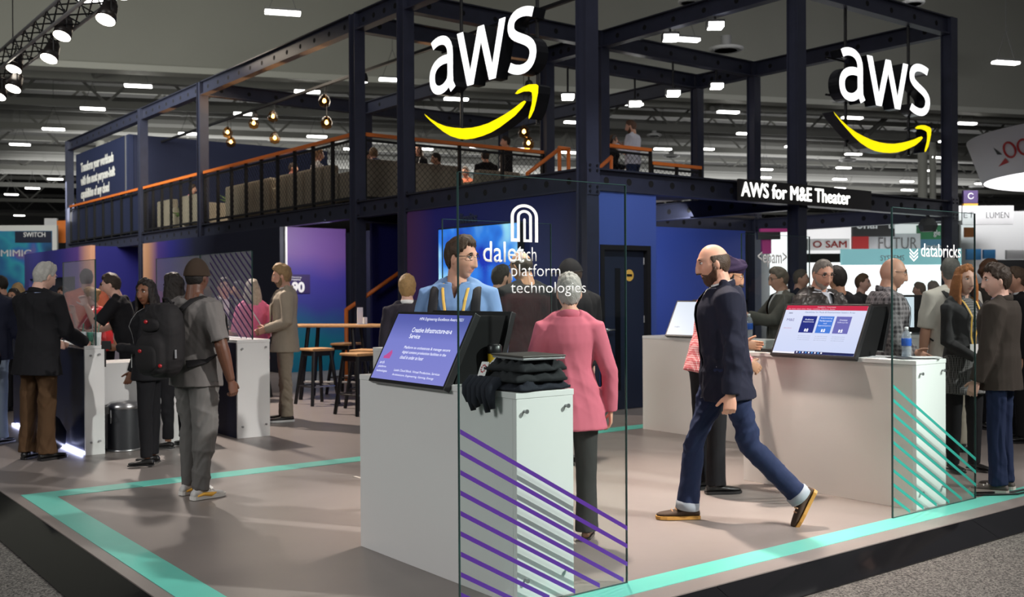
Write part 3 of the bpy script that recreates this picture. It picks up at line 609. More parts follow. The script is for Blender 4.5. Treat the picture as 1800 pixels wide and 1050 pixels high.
g3 = glass_panel((4.257, 6.40, 0), BX, 'tall glass panel behind the man in a blue shirt', violet)
g4 = glass_panel((7.70, 6.465, 0), BX, 'tall glass panel in front of the photographer in a grey jacket', green)
def print_on(g, s, x0, y0, x1, y1, Y, **k):
    a = ony(x0, y1, Y); b6 = ony(x1, y1, Y); c = ony(x0, y0, Y); return fit_text(s, (a.x, Y, a.z), BX, AU, b6.x-a.x, c.z-a.z, vinylw, g, ext=.0008, lift=.0075, **k)
print_on(g1, 'arch', 904, 434, 941, 459, 3.862, off=-.005)
print_on(g1, 'platform', 897, 464, 983, 493, 3.862, off=-.008)
print_on(g1, 'technologies', 896, 496, 1028, 522, 3.862, off=-.008)
print_on(g3, 'dalet', 848, 424, 920, 461, 6.40, off=.004)
print_on(g4, '<epam>', 1331, 442, 1382, 470, 6.465, off=.012)
print_on(g2, 'databricks', 1617, 428, 1687, 452, 3.870, off=.006)
# arch logo: nested rounded arches
def arch_logo(g, x0, y0, x1, y1, Y):
    a = ony(x0, y1, Y); b6 = ony(x1, y1, Y); c = ony(x0, y0, Y); W = b6.x-a.x; H = c.z-a.z
    def arc(r0, r1, bot, cx=.5, base=0.0, both=True):
        out = []; inn = []
        for i in range(17):
            th = math.pi*i/16; out.append((cx+r1*math.cos(th), .66+r1*math.sin(th)*.68)); inn.append((cx+r0*math.cos(th), .66+r0*math.sin(th)*.68))
        return [(cx+r1, base)]+out+[(cx-r1, base), (cx-r0, base)]+inn[::-1]+[(cx+r0, base)]
    for poly in (arc(.385, .5, 0), arc(.17, .275, 0), [(.455, 0), (.545, 0), (.545, .60), (.52, .625), (.48, .625), (.455, .60)], [(.115, 0), (.225, 0), (.225, .09), (.115, .09)], [(.545, 0), (.67, 0), (.67, .07), (.545, .07)]):
        mb = MB(); fill_prism(mb, [(p[0]*W, p[1]*H) for p in poly], (a.x, Y-.0083, a.z), BX, AU, 0); o = mb.build('logo_band', vinylw); parent_keep(o, g)
arch_logo(g1, 896, 358, 944, 425, 3.862)
# small brick mark left of the lettering on the second panel
mb = MB()
for k in range(3):
    a = ony(1597, 440+k*6, 3.870); W = .10; fill_prism(mb, [(0, 0), (W/2, -.03), (W, 0), (W, .012), (W/2, -.018), (0, .012)], (a.x, 3.870-.0083, a.z), BX, AU, 0)
o = mb.build('logo_mark', vinylw); parent_keep(o, g2)
# glass wall along the navy sided counter, striped at its near half
def glassA(x, y0, y1, z0, z1, lab, stripes=None):
    t = thing('glass_screen', lab, 'glass screen', (x, y0, z0))
    MB().box(-.006, .006, .004, y1-y0-.004, .004, z1-z0-.004).build('pane', glassh, t)
    for b5 in ((0, .004, 0, z1-z0), (y1-y0-.004, y1-y0, 0, z1-z0), (0, y1-y0, z1-z0-.004, z1-z0)):
        MB().box(-.0065, .0065, b5[0], b5[1], b5[2], b5[3]).build('edge', gedge, t)
    if stripes:
        L = y1-y0; H = z1-z0; hw = .012
        for i in range(-2, 13):
            # bands falling toward the near end
            ya, za = .0, H*.0+.02+i*.09; yb, zb = ya+1.15, za+.72
            if za < .01: yb_ = ya+( .01-za)/.626; ya, za = yb_, .01
            if zb > H-.01: yb = ya+(H-.01-za)/.626; zb = H-.01
            if yb > L-.01 or yb-ya < .03: continue
            MB().add([(-.0075, ya, za-hw), (-.0075, yb, zb-hw), (-.0075, yb, zb+hw), (-.0075, ya, za+hw)], [(3, 2, 1, 0)]).build('stripe', stripes, t)
    return t
glassA(4.42, 10.22, 11.66, 1.021, 1.95, 'striped glass screen standing on the navy sided counter', dvio)
glassA(4.42, 11.69, 13.2, 1.021, 1.95, 'plain glass screen standing on the far half of the navy sided counter')
glassA(2.80, 10.06, 11.2, 1.021, 1.83, 'glass screen standing on the glowing counter')
# tilted touch screens ------------------------------------------------------
def emis(name, col, s=1.0, rough=.25): return mat(name, tuple(c*.08 for c in col), rough, emit=s, ecol=col)
wtxt = emis('slide_white_text', (.85, .88, 1), 1.1)
def tilt_screen(origin, L, rise, lab, scr_m, wedge=.24, zc=1.021):
    """origin: lower far corner of the front frame; screen faces -x and leans back"""
    o = Vector(origin); ux = AX; uy = Vector((rise[0], 0, rise[1])); H = uy.length; uy.normalize(); M = frame(o, ux, uy)
    t = thing('touch_screen', lab, 'screen', (o.x, o.y-L/2, zc))
    b7 = MB().box(0, L, 0, H, -.040, 0).build('bezel', black, M=M, bevel=.004); parent_keep(b7, t)
    s = MB().box(.018, L-.018, .02, H-.018, .0002, .0012).build('screen', scr_m, M=M); parent_keep(s, t)
    # wedge stand and the second display behind it
    xo, zo = rise; mb = MB(); pl = [(.09, zc-o.z), (.30, zc-o.z+.002), (xo+wedge, zo-.02), (xo+.02, zo-.02)]
    A = [Vector((o.x+p[0], o.y-.03, o.z+p[1])) for p in pl]; B = [Vector((o.x+p[0], o.y-L+.03, o.z+p[1])) for p in pl]
    mb.add(A+B, [(0, 1, 2, 3), (7, 6, 5, 4)]+[(i, 4+i, 4+(i+1) % 4, (i+1) % 4) for i in range(4)]); w4 = mb.build('stand', mat('matte_black', (.003, .003, .0035), .7, spec=.15)); parent_keep(w4, t)
    M2 = frame(Vector((o.x+.36, o.y-L, o.z+.04)), Vector((0, 1, 0)), Vector((xo+wedge+.02-.36, 0, zo-.04)).normalized())
    r = MB().box(0, L, 0, zo*.93, -.02, .012).build('rear_display', black, M=M2, bevel=.003); parent_keep(r, t)
    return t, M, L, H
slide1 = ramp_mat('slide_lavender', [(0, (.22, .23, .62)), (.6, (.19, .21, .60)), (.85, (.10, .12, .42)), (1, (.075, .09, .38))], 1, 0, .44, .25, emit=1.0)
t1, M1, L1, H1 = tilt_screen((2.957, 5.22, .998), .78, (.205, .395), 'tilted touch screen with a lavender slide on the foreground counter', slide1)
def slide_text(t, M, s, u, v, W, H, m, **k):
    return fit_text(s, M @ Vector((u, v, .0016)), M.col[0].xyz, M.col[1].xyz, W, H, m, t, 'slide_text', ext=0, **k)
slide_text(t1, M1, 'HPA Engineering Excellence Award 2021', .27, .385, .43, .024, wtxt)
slide_text(t1, M1, 'Creative Infrastructure-as-a', .24, .315, .40, .030, wtxt, off=.01)
slide_text(t1, M1, 'Service', .24, .277, .11, .028, wtxt, off=.01)
for i, (s, W) in enumerate([('Platform to orchestrate & manage secure', .46), ('digital content production facilities in the', .44), ('cloud in under an hour', .24)]): slide_text(t1, M1, s, .235, .208-.029*i, W, .022, wtxt, off=.004)
for i, (s, W) in enumerate([('Leads Cloud Block, Virtual Production, Services', .46), ('Architecture, Engineering, Gaming, Energy', .42)]): slide_text(t1, M1, s, .23, .072-.028*i, W, .016, wtxt)
for i, (s, W) in enumerate([('arch', .05), ('platform', .085), ('technologies', .115)]): slide_text(t1, M1, s, .045, .112-.027*i, W, .017, wtxt)
pk = emis('slide_pink', (.62, .10, .35), .8)
o = MB().add([M1 @ Vector(p) for p in [(.06, .145, .0016), (.13, .145, .0016), (.135, .18, .0016), (.12, .20, .0016), (.075, .165, .0016), (.06, .16, .0016)]], [(0, 1, 2, 3, 4, 5)]).build('slide_logo', pk); parent_keep(o, t1)
slide2 = ramp_mat('slide_white', [(0, (.62, .70, .95)), (1, (.74, .78, .98))], 1, 0, .43, .25, emit=.95)
t2, M2_, L2, H2 = tilt_screen((6.40, 5.10, 1.012), .75, (.205, .388), 'tilted touch screen showing three blue boxes under a red toolbar', slide2, .25)
def slide_rect(t, M, u0, u1, v0, v1, m, l=.0016, name='slide_block'):
    o = MB().add([M @ Vector(p) for p in [(u0, v0, l), (u1, v0, l), (u1, v1, l), (u0, v1, l)]], [(0, 1, 2, 3)]).build(name, m); parent_keep(o, t); return o
red = emis('slide_red', (.62, .02, .07), .8); slide_rect(t2, M2_, .018, L2-.018, .385, .424, red)
slide_text(t2, M2_, 'Capabilities - Presentation', .30, .405, .16, .010, wtxt); slide_text(t2, M2_, 'File  Home  Insert  Draw  Design  Transitions  Slide Show  Review', .04, .389, .42, .009, wtxt)
nb = emis('slide_taskbar', (.01, .02, .12), .7); slide_rect(t2, M2_, .22, L2-.018, .02, .042, nb); slide_rect(t2, M2_, .018, .22, .02, .032, emis('taskbar_search', (.9, .9, .95), .9), .0015)
for k in range(9): slide_rect(t2, M2_, .235+.027*k, .247+.027*k, .027, .038, [wtxt, emis('icon_blue', (.1, .4, .9), .9)][k % 2], .0019, 'taskbar_icon')
for (u, m, lines) in ((.195, emis('box_navy', (.012, .025, .24), .8), ['Audience', 'Experience']), (.345, emis('box_blue', (.06, .22, .78), .8), ['Advertising', 'Performance', 'and', 'Optimization']), (.495, emis('box_lilac', (.16, .16, .52), .8), ['Content', 'Lifecycle'])):
    slide_rect(t2, M2_, u, u+.13, .195, .335, m)
    for i, s in enumerate(lines): Wt = .0095*len(s); slide_text(t2, M2_, s, u+.065-Wt/2, .30-.021*i+(.012 if len(lines) > 2 else 0), Wt, .013, wtxt, off=.006)
    for q in ((.050, .062, .205, .228), (.066, .085, .205, .212), (.066, .085, .218, .224), (.074, .080, .205, .232)): slide_rect(t2, M2_, u+q[0], u+q[1], q[2], q[3], wtxt, .0019, 'slide_icon')
    for i in range(3): slide_text(t2, M2_, 'learn about the workloads', u+.01, .165-.016*i, .11, .008, emis('slide_grey', (.45, .5, .65), .7))
slide_text(t2, M2_, 'Capabilities for Media & Entertainment Solution Areas', .20, .358, .44, .016, emis('slide_title', (.12, .25, .5), .6))
slide_text(t2, M2_, 'aws', .055, .352, .035, .012, nb); slide_text(t2, M2_, 'M&E', .055, .29, .07, .022, emis('slide_label', (.2, .2, .5), .6)); slide_text(t2, M2_, 'Slide Library', .05, .225, .075, .009, red)
t3, M3, L3, H3 = tilt_screen((7.955, 7.72, 1.03), .62, (.19, .375), 'tilted white screen on the counter before the door', emis('screen_pale', (.80, .88, 1), .85))
slide_text(t3, M3, 'insights', .10, .10, .07, .018, nb)
# things on the foreground counter
tb = thing('tumbler', 'yellow tumbler with a black lid on the foreground counter', 'bottle', (3.27, 4.42, 1.0205))
MB().lathe([(.030, 0), (.034, .01), (.038, .155), (.036, .165)], n=24).build('body', mat('yellow_enamel', (.80, .50, .02), .3), tb, True)
MB().lathe([(.039, .155), (.040, .16), (.040, .195), (.030, .205), (.014, .207)], n=24).build('lid', black, tb, True)
def cloth_slab(x, y, z, sx, sy, h, seed, rz=0, drape=0):
    rr = np.random.RandomState(seed); n = 26; V = []; F = []
    for layer in (1, 0):
        for j in range(n):
            for i in range(n):
                u = i/(n-1)*2-1; v = j/(n-1)*2-1; e = max(abs(u), abs(v)); rd = (1-max(0, (e-.78)/.22)**2*.55)
                px_ = u*sx*(1+.035*math.sin(5*v+seed)); py_ = v*sy*(1+.04*math.sin(4*u+seed*2))
                wv = .010*math.sin(9*u+3*v+seed)+.008*math.sin(14*v-5*u+seed*1.7)+.005*math.sin(23*u+11*v)
                zz = (h*rd+wv*rd) if layer else max(0, h*.5*(1-rd)*.6)
                V.append((px_, py_, zz))
    N = n*n
    for j in range(n-1):
        for i in range(n-1):
            a = j*n+i; F.append((a, a+1, a+n+1, a+n)); F.append((N+a+n, N+a+n+1, N+a+1, N+a))
    bd = [i for i in range(n)]+[k*n+n-1 for k in range(1, n)]+[(n-1)*n+i for i in range(n-2, -1, -1)]+[k*n for k in range(n-2, 0, -1)]
    for i in range(len(bd)): a, b8 = bd[i], bd[(i+1) % len(bd)]; F.append((b8, a, N+a, N+b8))
    return MB().add(V, F)
shirtm = mat('black_jersey', (.010, .011, .014), .85, bump=.2, bscale=500); shirtn = mat('dark_navy_jersey', (.006, .008, .018), .85, bump=.2, bscale=500)
for i, (dz, h, rz, m, l2, sx, sy) in enumerate([(0, .040, .05, shirtn, 'lowest', .165, .155), (.039, .050, -.08, shirtm, 'second', .160, .150), (.088, .048, .1, shirtm, 'topmost', .152, .145)]):
    o = cloth_slab(0, 0, 0, sx, sy, h, i+2).build('folded_shirt', m, smooth=True); o.location = (3.175+.005*i, 4.045, 1.021+dz); o.rotation_euler = (0, 0, rz)
    tag(o, '%s folded black shirt of the pile on the foreground counter' % l2, 'shirt', 'folded shirts on the counter')
dr = MB(); rr = random.Random(4)
for k in range(6):
    y = 4.24-.04*k; pts = [Vector((3.08, y, 1.055)), Vector((3.0, y+.01, 1.058)), Vector((2.965, y+.005, 1.03)), Vector((2.962, y, 1.0-.012*(k % 3)-.02*math.sin(k))), Vector((2.968, y-.01, .955-.02*((k*2) % 3)))]
    V, F = tube(pts, [.03, .032, .027, .025, .014], 10); dr.add(V, F)
tag(dr.build('draped_sleeve', shirtn, smooth=True), 'dark cloth sleeve hanging over the counter edge below the shirt pile', 'shirt')
lp = thing('laptop', 'closed silver laptop lying on the folded shirts', 'laptop', (3.19, 4.03, 1.172), -.12)
MB().box(-.12, .12, -.15, .15, .0, .012).build('base', mat('aluminium', (.62, .62, .64), .3, .7), lp, bevel=.003); MB().box(-.125, .122, -.155, .155, .0125, .022).build('lid', mat('dark_lid', (.07, .06, .055), .5), lp, bevel=.003)
tgm = mat('paper_label', (.85, .82, .82), .6); redp = mat('red_print', (.45, .03, .05), .6)
tgo = thing('swing_tag', 'white cloth label with a round red emblem on the shirt pile', 'label', (3.025, 4.13, 1.085))
TM = frame((3.004, 4.20, 1.062), Vector((.1, -1, .02)), Vector((.42, .05, .9)))
o = MB().box(0, .055, 0, .095, .012, .014).build('label_face', tgm, M=TM, bevel=.0008); parent_keep(o, tgo)
for k in range(9):
    a = 2*math.pi*k/9; c = TM @ Vector((.0275+.015*math.cos(a), .058+.019*math.sin(a), .0142)); n_ = TM.col[2].xyz; o = MB().cyl(c, c+n_*.0006, .005, n=8).build('emblem_petal', redp); parent_keep(o, tgo)
fit_text('ARCH', TM @ Vector((.012, .012, .0143)), TM.col[0].xyz, TM.col[1].xyz, .03, .010, redp, tgo, ext=0)
o = MB().box(.005, .06, .10, .15, .016, .018).build('label_fold', tgm, M=frame((3.004, 4.20, 1.066), Vector((.1, -1, .02)), Vector((.75, .05, .55))), bevel=.0008); parent_keep(o, tgo)
for i, pts in enumerate([[(3.30, 4.95, 1.03), (3.26, 4.80, 1.028), (3.30, 4.62, 1.027), (3.24, 4.5, 1.027), (3.31, 4.36, 1.027)], [(3.22, 4.72, 1.028), (3.15, 4.60, 1.03), (3.2, 4.45, 1.027)]]):
    V, F = tube([Vector(p) for p in pts], [.006]*len(pts), 8); tag(MB().add(V, F).build('cable', black, smooth=True), 'black cable lying on the foreground counter', 'cable', 'cables on the foreground counter')
bx0 = thing('headset_case', 'small black device behind the lavender slide screen', 'device', (3.23, 4.60, 1.0205)); MB().box(-.05, .05, -.07, .07, 0, .035).build('case', black, bx0, bevel=.008); MB().box(-.03, .03, -.05, .05, .0352, .04).build('pad', mat('case_pad', (.3, .32, .38), .5), bx0)
# things on the right counters
def water_bottle(x, y, z, lab, body=(.62, .70, .78), band=(.02, .09, .42), s=1):
    t = thing('water_bottle', lab, 'bottle', (x, y, z))
    MB().lathe([(.030*s, 0), (.033*s, .01*s), (.031*s, .05*s), (.033*s, .10*s), (.033*s, .15*s), (.024*s, .18*s), (.012*s, .195*s), (.012*s, .205*s)], n=20).build('body', glass_mat('bottle_plastic', (.80, .88, .95), haze=.25), t, True)
    MB().lathe([(.0335*s, .085*s), (.0345*s, .09*s), (.0345*s, .135*s), (.0335*s, .14*s)], n=20).build('label_band', mat('blue_label', band, .4), t, True)
    MB().lathe([(.0135*s, .200*s), (.0135*s, .218*s), (.011*s, .22*s)], n=16).build('cap', mat('white_cap', (.8, .8, .82), .4), t, True); return t
water_bottle(6.68, 4.12, 1.0205, 'clear water bottle with a blue label beside the three box screen')
water_bottle(8.15, 6.75, 1.0205, 'blue sanitizer bottle on the counter behind the turbaned man', band=(.03, .20, .6), s=1.15)
pm = mat('printed_paper', (.6, .6, .62), .7, var=.3, vscale=30)
for i, (x, y, a) in enumerate([(6.62, 4.26, .3), (6.60, 4.10, -.4), (6.70, 3.99, .8)]):
    o = MB().box(-.07, .07, -.10, .10, 0, .004).build('leaflet', [pm, mat('dark_paper', (.04, .04, .05), .5), pm][i]); o.location = (x, y, 1.0205+.0045*i); o.rotation_euler = (0, 0, a); tag(o, ['printed leaflet under the other papers', 'dark folded leaflet', 'curled printed leaflet near the counter end'][i]+' on the right counter', 'paper', 'papers on the right counter')
tag(MB().box(6.50, 6.62, 5.15, 5.33, 1.0205, 1.045).build('tablet', black, bevel=.004), 'black tablet lying on the right counter beside the screen', 'tablet')
tag(MB().box(8.06, 8.2, 6.9, 7.1, 1.0205, 1.09).build('carton', offw, bevel=.003), 'small white carton on the counter before the door', 'box')
# things by the left counters
tr = thing('waste_bin', 'dark grey waste bin with a steel lid beside the white desk', 'bin', (3.09, 10.18, 0))
MB().lathe([(.145, .0005), (.15, .02), (.15, .40), (.148, .41)], n=28).build('body', mat('bin_grey', (.05, .052, .058), .4, .3), tr, True)
MB().lathe([(.155, .0006), (.157, .012), (.152, .02)], n=28).build('base_ring', steel, tr, True); MB().lathe([(.153, .405), (.154, .43), (.13, .465), (.06, .48), (.01, .482)], n=28).build('lid', steel, tr, True)
MB().box(-.19, -.14, -.03, .03, .36, .43).build('hinge_block', black, tr); MB().path([(-.155, -.1, .40), (-.17, -.16, .34), (-.155, -.1, .28)], .006).build('handle', steel, tr)
cup = mat('frosted_plastic', (.75, .8, .8), .3); mint = mat('mint_drink', (.12, .45, .32), .4)
for i, (x, y, m, l2) in enumerate([(2.80, 10.22, mint, 'mint drink in a clear cup on the glowing counter'), (2.77, 10.42, cup, 'white cup on the glowing counter'), (2.83, 10.12, cup, 'clear empty cup at the end of the glowing counter')]):
    t = thing('drink_cup', l2, 'cup', (x, y, 1.0205)); MB().lathe([(.028, 0), (.038, .12), (.036, .121)], n=18).build('cup', m, t, True); MB().cyl((0, 0, .03), (.02, .01, .2), .004, n=8).build('straw', mint if i else cup, t)
bag = thing('hand_bag', 'black bag lying at the foot of the glowing counter', 'bag', (2.49, 10.62, 0))
MB().lathe([(.10, .0), (.17, .05), (.18, .18), (.12, .30), (.05, .36)], n=18).build('body', mat('bag_leather', (.008, .008, .009), .25), bag, True); MB().path([(-.08, 0, .30), (-.07, 0, .48), (.05, 0, .5), (.08, 0, .31)], .012).build('strap', black, bag, True)
# high table and stools ------------------------------------------------------
tbl = thing('high_table', 'oak topped high table with splayed black legs beside the stairs', 'table', (7.0, 13.3, 0), R(-45))
MB().box(-.78, .78, -.35, .35, 1.02, 1.055).build('table_top', wood, tbl, bevel=.01)
for sx in (-1, 1):
    for sy in (-1, 1): MB().cyl((sx*.42, sy*.28, .001), (sx*.32, sy*.22, 1.02), .03, .03, n=8).build('leg', blackm, tbl)
MB().cyl((-.40, -.27, .25), (.40, -.27, .25), .015, n=8).build('stretcher', steel, tbl)
def stool(x, y, rz, lab):
    t = thing('bar_stool', lab, 'stool', (x, y, 0), rz)
    MB().box(-.17, .17, -.17, .17, .725, .76).build('seat', wood, t, bevel=.012)
    for sx in (-1, 1):
        for sy in (-1, 1): MB().cyl((sx*.21, sy*.21, .001), (sx*.13, sy*.13, .725), .024, .028, n=8).build('leg', blackm, t)
    for a in range(4):
        M = Matrix.Rotation(a*math.pi/2, 4, 'Z'); p = M @ Vector((-.185, -.185, .25)); q = M @ Vector((.185, -.185, .25)); MB().cyl(p, q, .010, n=8).build('footrest', steel if a < 2 else blackm, t)
    MB().box(-.15, .15, -.15, .15, .66, .722).build('seat_frame', blackm, t)
    return t
stool(6.30, 11.35, .2, 'nearest oak seated bar stool beside the white counter'); stool(6.42, 12.72, .1, 'oak seated bar stool pushed under the high table'); stool(7.42, 13.75, .5, 'oak seated bar stool behind the high table')
stool(6.75, 11.95, .6, 'oak seated bar stool between the table and the nearest stool'); stool(6.1, 14.2, .2, 'oak seated bar stool behind the man in a beige suit')
mh = thing('menu_holder', 'white menu stand on the high table', 'menu stand', (7.24, 13.0, 1.0555)); MB().box(-.05, .05, -.02, .02, 0, .01).box(-.045, .045, -.004, .004, .01, .24).build('card', white, mh); MB().box(.06, .10, -.03, .03, 0, .10).build('cup', white, mh)
s90 = thing('wall_placard', 'dark violet placard reading 90 on the printed lounge wall', 'placard', (8.74, 18.11, 1.5)); MB().box(-.30, .26, -.01, .005, .0, .36).build('board', mat('placard_violet', (.03, .015, .10), .5), s90)
text('90', (8.62, 18.098, 1.53), BX, AU, .26, vinylw, s90, ext=.002, off=.012); fit_text('Meeting', (8.62, 18.098, 1.79), BX, AU, .2, .03, vinylw, s90); fit_text('rooms', (8.62, 18.098, 1.745), BX, AU, .18, .03, vinylw, s90)

for i, pts in enumerate([[(7.30, 3.95, .012), (7.55, 3.80, .012), (7.9, 3.78, .012), (8.3, 3.66, .012)], [(7.2, 3.92, .012), (7.5, 3.74, .012), (7.75, 3.73, .012), (8.05, 3.70, .012)]]):
    V, F = tube([Vector(p) for p in pts], [.008]*4, 8); tag(MB().add(V, F).build('floor_cable', black, smooth=True), 'black cable lying on the teal stripe by the brown blazer man', 'cable', 'cables on the front stripe')
# ================================================================ LOUNGE ON THE DECK
sofam = mat('beige_upholstery', (.33, .29, .22), .85, bump=.15, bscale=250, var=.08)
def sofa(x, y, rz, W, lab, h=.82, cat='sofa', D=.8):
    """back toward local -x; sits on the deck"""
    t = thing('lounge_sofa', lab, cat, (x, y, 3.0305), rz)
    MB().box(-.05, D-.05, -W/2, W/2, .10, .40).build('base', sofam, t, bevel=.03); MB().box(-.10, .10, -W/2, W/2, .12, h).build('backrest', sofam, t, bevel=.04)
    for s in (-1, 1): MB().box(-.05, D-.08, s*(W/2-.02)-.09, s*(W/2-.02)+.09, .12, .60).build('armrest', sofam, t, bevel=.04)
    n = max(1, round(W/.75))
    for i in range(n): MB().box(.10, D-.06, -W/2+.12+i*(W-.24)/n+.01, -W/2+.12+(i+1)*(W-.24)/n-.01, .41, .52).build('cushion', sofam, t, bevel=.03)
    for sx in (.05, D-.15):
        for sy in (-1, 1): MB().cyl((sx, sy*(W/2-.1), .0005), (sx, sy*(W/2-.1), .11), .02, n=8).build('leg', blackm, t)
    return t
sofa(8.95, 18.15, 0, 2.3, 'beige sofa with its back to the railing nearest the corner of the handrails')
sofa(8.95, 20.75, 0, 2.3, 'beige sofa with its back to the railing, middle of the row')
sofa(8.95, 24.0, 0, 1.2, 'beige armchair beside the planter on the deck', cat='armchair')
sofa(8.95, 25.85, 0, 1.0, 'beige armchair nearest the lettered navy wall', cat='armchair')
sofa(9.9, 15.95, R(90), 2.2, 'beige sofa facing away behind the wire mesh railing', D=.75)
sofa(12.0, 16.1, R(90), 1.0, 'pale patterned armchair behind the curved yellow arrow', cat='armchair', D=.75)
leafm = mat('plant_leaf', (.09, .16, .03), .6); potm = mat('planter_beige', (.30, .26, .20), .7)
def plant(x, y, lab, s=1.0, seed=0):
    rr = random.Random(seed); t = thing('potted_plant', lab, 'plant', (x, y, 3.0305))
    MB().lathe([(.16*s, 0), (.2*s, .02), (.22*s, .45*s), (.19*s, .45*s)], n=18).build('pot', potm, t, True)
    mb = MB()
    for k in range(70):
        a = rr.uniform(0, 6.28); l = rr.uniform(.25, .55)*s; el = rr.uniform(.3, 1.3); d = Vector((math.cos(a)*math.cos(el), math.sin(a)*math.cos(el), math.sin(el))); sd = d.orthogonal().normalized()*.035*s; b9 = Vector((0, 0, .43*s))+Vector((rr.uniform(-.1, .1), rr.uniform(-.1, .1), 0))
        mb.add([b9, b9+d*l*.5+sd, b9+d*l+Vector((0, 0, -.05)), b9+d*l*.5-sd], [(0, 1, 2, 3)])
    mb.build('foliage', leafm, t)['kind'] = 'stuff'
    return t
plant(9.1, 24.98, 'leafy green plant in a beige pot beside the lettered wall', .8, 1); plant(9.3, 22.3, 'yellow green plant in a pot between the beige sofas', 1.0, 2)
bulbm = mat('warm_bulb', (1, .6, .25), .3, emit=26, ecol=(1, .62, .25)); amber = glass_mat('amber_glass', (.85, .55, .25))
for i, (x, y, X) in enumerate([(480, 205, 9.6), (483, 243, 9.6), (400, 233, 9.6), (406, 250, 9.6), (570, 178, 9.6), (574, 216, 9.6), (921, 232, 12.7), (929, 252, 12.7), (446, 217, 9.6)]):
    p = onx(x, y, X); t = thing('pendant_lamp', 'amber glass pendant lamp glowing over the upper lounge', 'lamp', p, 0, 'amber pendants over the upper lounge')
    MB().lathe([(.01, -.13), (.09, -.10), (.12, 0), (.08, .09), (.03, .13)], n=16).build('glass_shade', amber, t, True); MB().lathe([(.005, -.035), (.032, -.015), (.036, .01), (.012, .05)], n=12).build('bulb', bulbm, t, True)
    MB().cyl((0, 0, .05), (0, 0, (5.625 if X < 10 else 5.905)-p.z), .006, n=6).cyl((0, 0, .05), (0, 0, .14), .03, n=10).build('cord', black, t)
# flood lights clamped to the frame
flm = mat('flood_face', (1, 1, 1), .5, emit=14, ecol=(1, .98, .95))
for i, (x, y, Y) in enumerate([(1257, 40, 11.5), (1178, 22, 11.5), (1259, 153, 13.87), (1183, 166, 13.87), (1116, 184, 15.42), (998, 172, 15.42)]):
    p = ony(x, y, Y) if Y > 12 else onx(x, y, 12.7); p.z = min(p.z, 5.74); t = thing('flood_light', 'small square flood light clamped to the roof frame of the stand', 'light', p, R(-38), 'flood lights on the steel frame')
    MB().box(-.14, .14, -.10, .10, -.02, .10).build('housing', black, t, bevel=.01); MB().box(-.12, .12, -.125, -.101, -.03, .05).build('lens', flm, t); MB().box(-.11, .11, -.09, .08, -.035, -.0205).build('lower_lens', flm, t); MB().cyl((0, 0, .1), (0, 0, max(.15, 5.9-p.z)), .02, n=8).build('clamp', blackm, t)
for i, (x, y, X) in enumerate([(640, 122, 9.6), (448, 187, 9.6), (930, 155, 9.6)]):
    p = onx(x, y, X); p.z = min(p.z, 5.5); t = thing('track_spot', 'black track spot light under the roof frame of the lounge', 'light', p, 0, 'track spots of the lounge')
    MB().lathe([(.07, -.06), (.075, .02), (.05, .10), (.02, .12)], n=14).build('housing', black, t, True); MB().cyl((0, 0, -.062), (0, 0, -.066), .06, n=14).build('lens', flm, t); MB().cyl((0, 0, .1), (0, 0, max(.12, 5.63-p.z)), .012, n=6).build('stem', black, t)
tkt = thing('lighting_track', 'long black lighting track under the roof frame', 'track', (9.6, 15, 5.62)); MB().box(-.03, .03, -5, 15, 0, .05).build('rail', black, tkt)
# stage truss with par cans (top left)
alu = mat('truss_aluminium', (.45, .45, .45), .4, .6)
ta = onx(-60, 152, 3.5); tb2 = onx(230, -48, 3.5); y0, y1 = min(ta.y, tb2.y), max(ta.y, tb2.y); zt = (onx(0, 110, 3.5).z+onx(165, 0, 3.5).z)/2
tt = thing('lighting_truss', 'aluminium stage truss with spot lights hanging across the aisle', 'truss', (3.5, y0, zt)); Lt = y1-y0; hw = .13
for dx in (-hw, hw):
    for dz in (-hw, hw): MB().cyl((dx, 0, dz), (dx, Lt, dz), .022, n=8).build('chord', alu, tt, True)
k = 0
mbz = MB()
while k*.3 < Lt-.3:
    a = k*.3; s = 1 if k % 2 else -1
    for dx in (-hw, hw): mbz.cyl((dx, a, -hw*s), (dx, a+.3, hw*s), .010, n=6)
    for dz in (-hw, hw): mbz.cyl((-hw*s, a, dz), (hw*s, a+.3, dz), .010, n=6)
    k += 1
mbz.build('lacing', blackm, tt)
for q in (0.25, .6, .9): MB().cyl((0, Lt*q, hw), (0, Lt*q, 5), .008, n=6).build('hanger', black, tt)
parl = mat('par_lens', (1, .95, .85), .4, emit=12, ecol=(1, .93, .8)); parb = mat('par_body', (.02, .014, .012), .4)
for i, (x, y) in enumerate([(190, 22), (113, 52), (90, 92), (28, 112), (27, 146), (1, 160), (215, -25)]):
    p = onx(x, y, 3.5); t = thing('par_can', 'black par can spot light hanging from the aluminium truss', 'light', p, 0, 'par cans on the stage truss')
    d = Vector((-.35, -.25, -.9)).normalized(); u = Vector((0, 0, 1))
    MB().cyl(d*.10, -d*.10, .115, .085, n=18).cyl(-d*.10, -d*.17, .085, .05, n=18).build('body', parb, t, True); MB().cyl(d*.101, d*.108, .105, n=18).build('lens', parl, t); MB().cyl(-d*.105, -d*.112, .07, .07, n=18).build('vent_glow', parl, t)
    top = Vector((3.5-p.x, 0, max(.25, zt-.15-p.z))); MB().path([Vector((0, .12, 0)), Vector((0, .12, .16)), Vector((0, 0, .2)), Vector((0, -.12, .16)), Vector((0, -.12, 0))], .010, 6).cyl((0, 0, .2), (0, 0, max(.26, zt-.13-p.z)), .012, n=6).build('yoke', black, t)
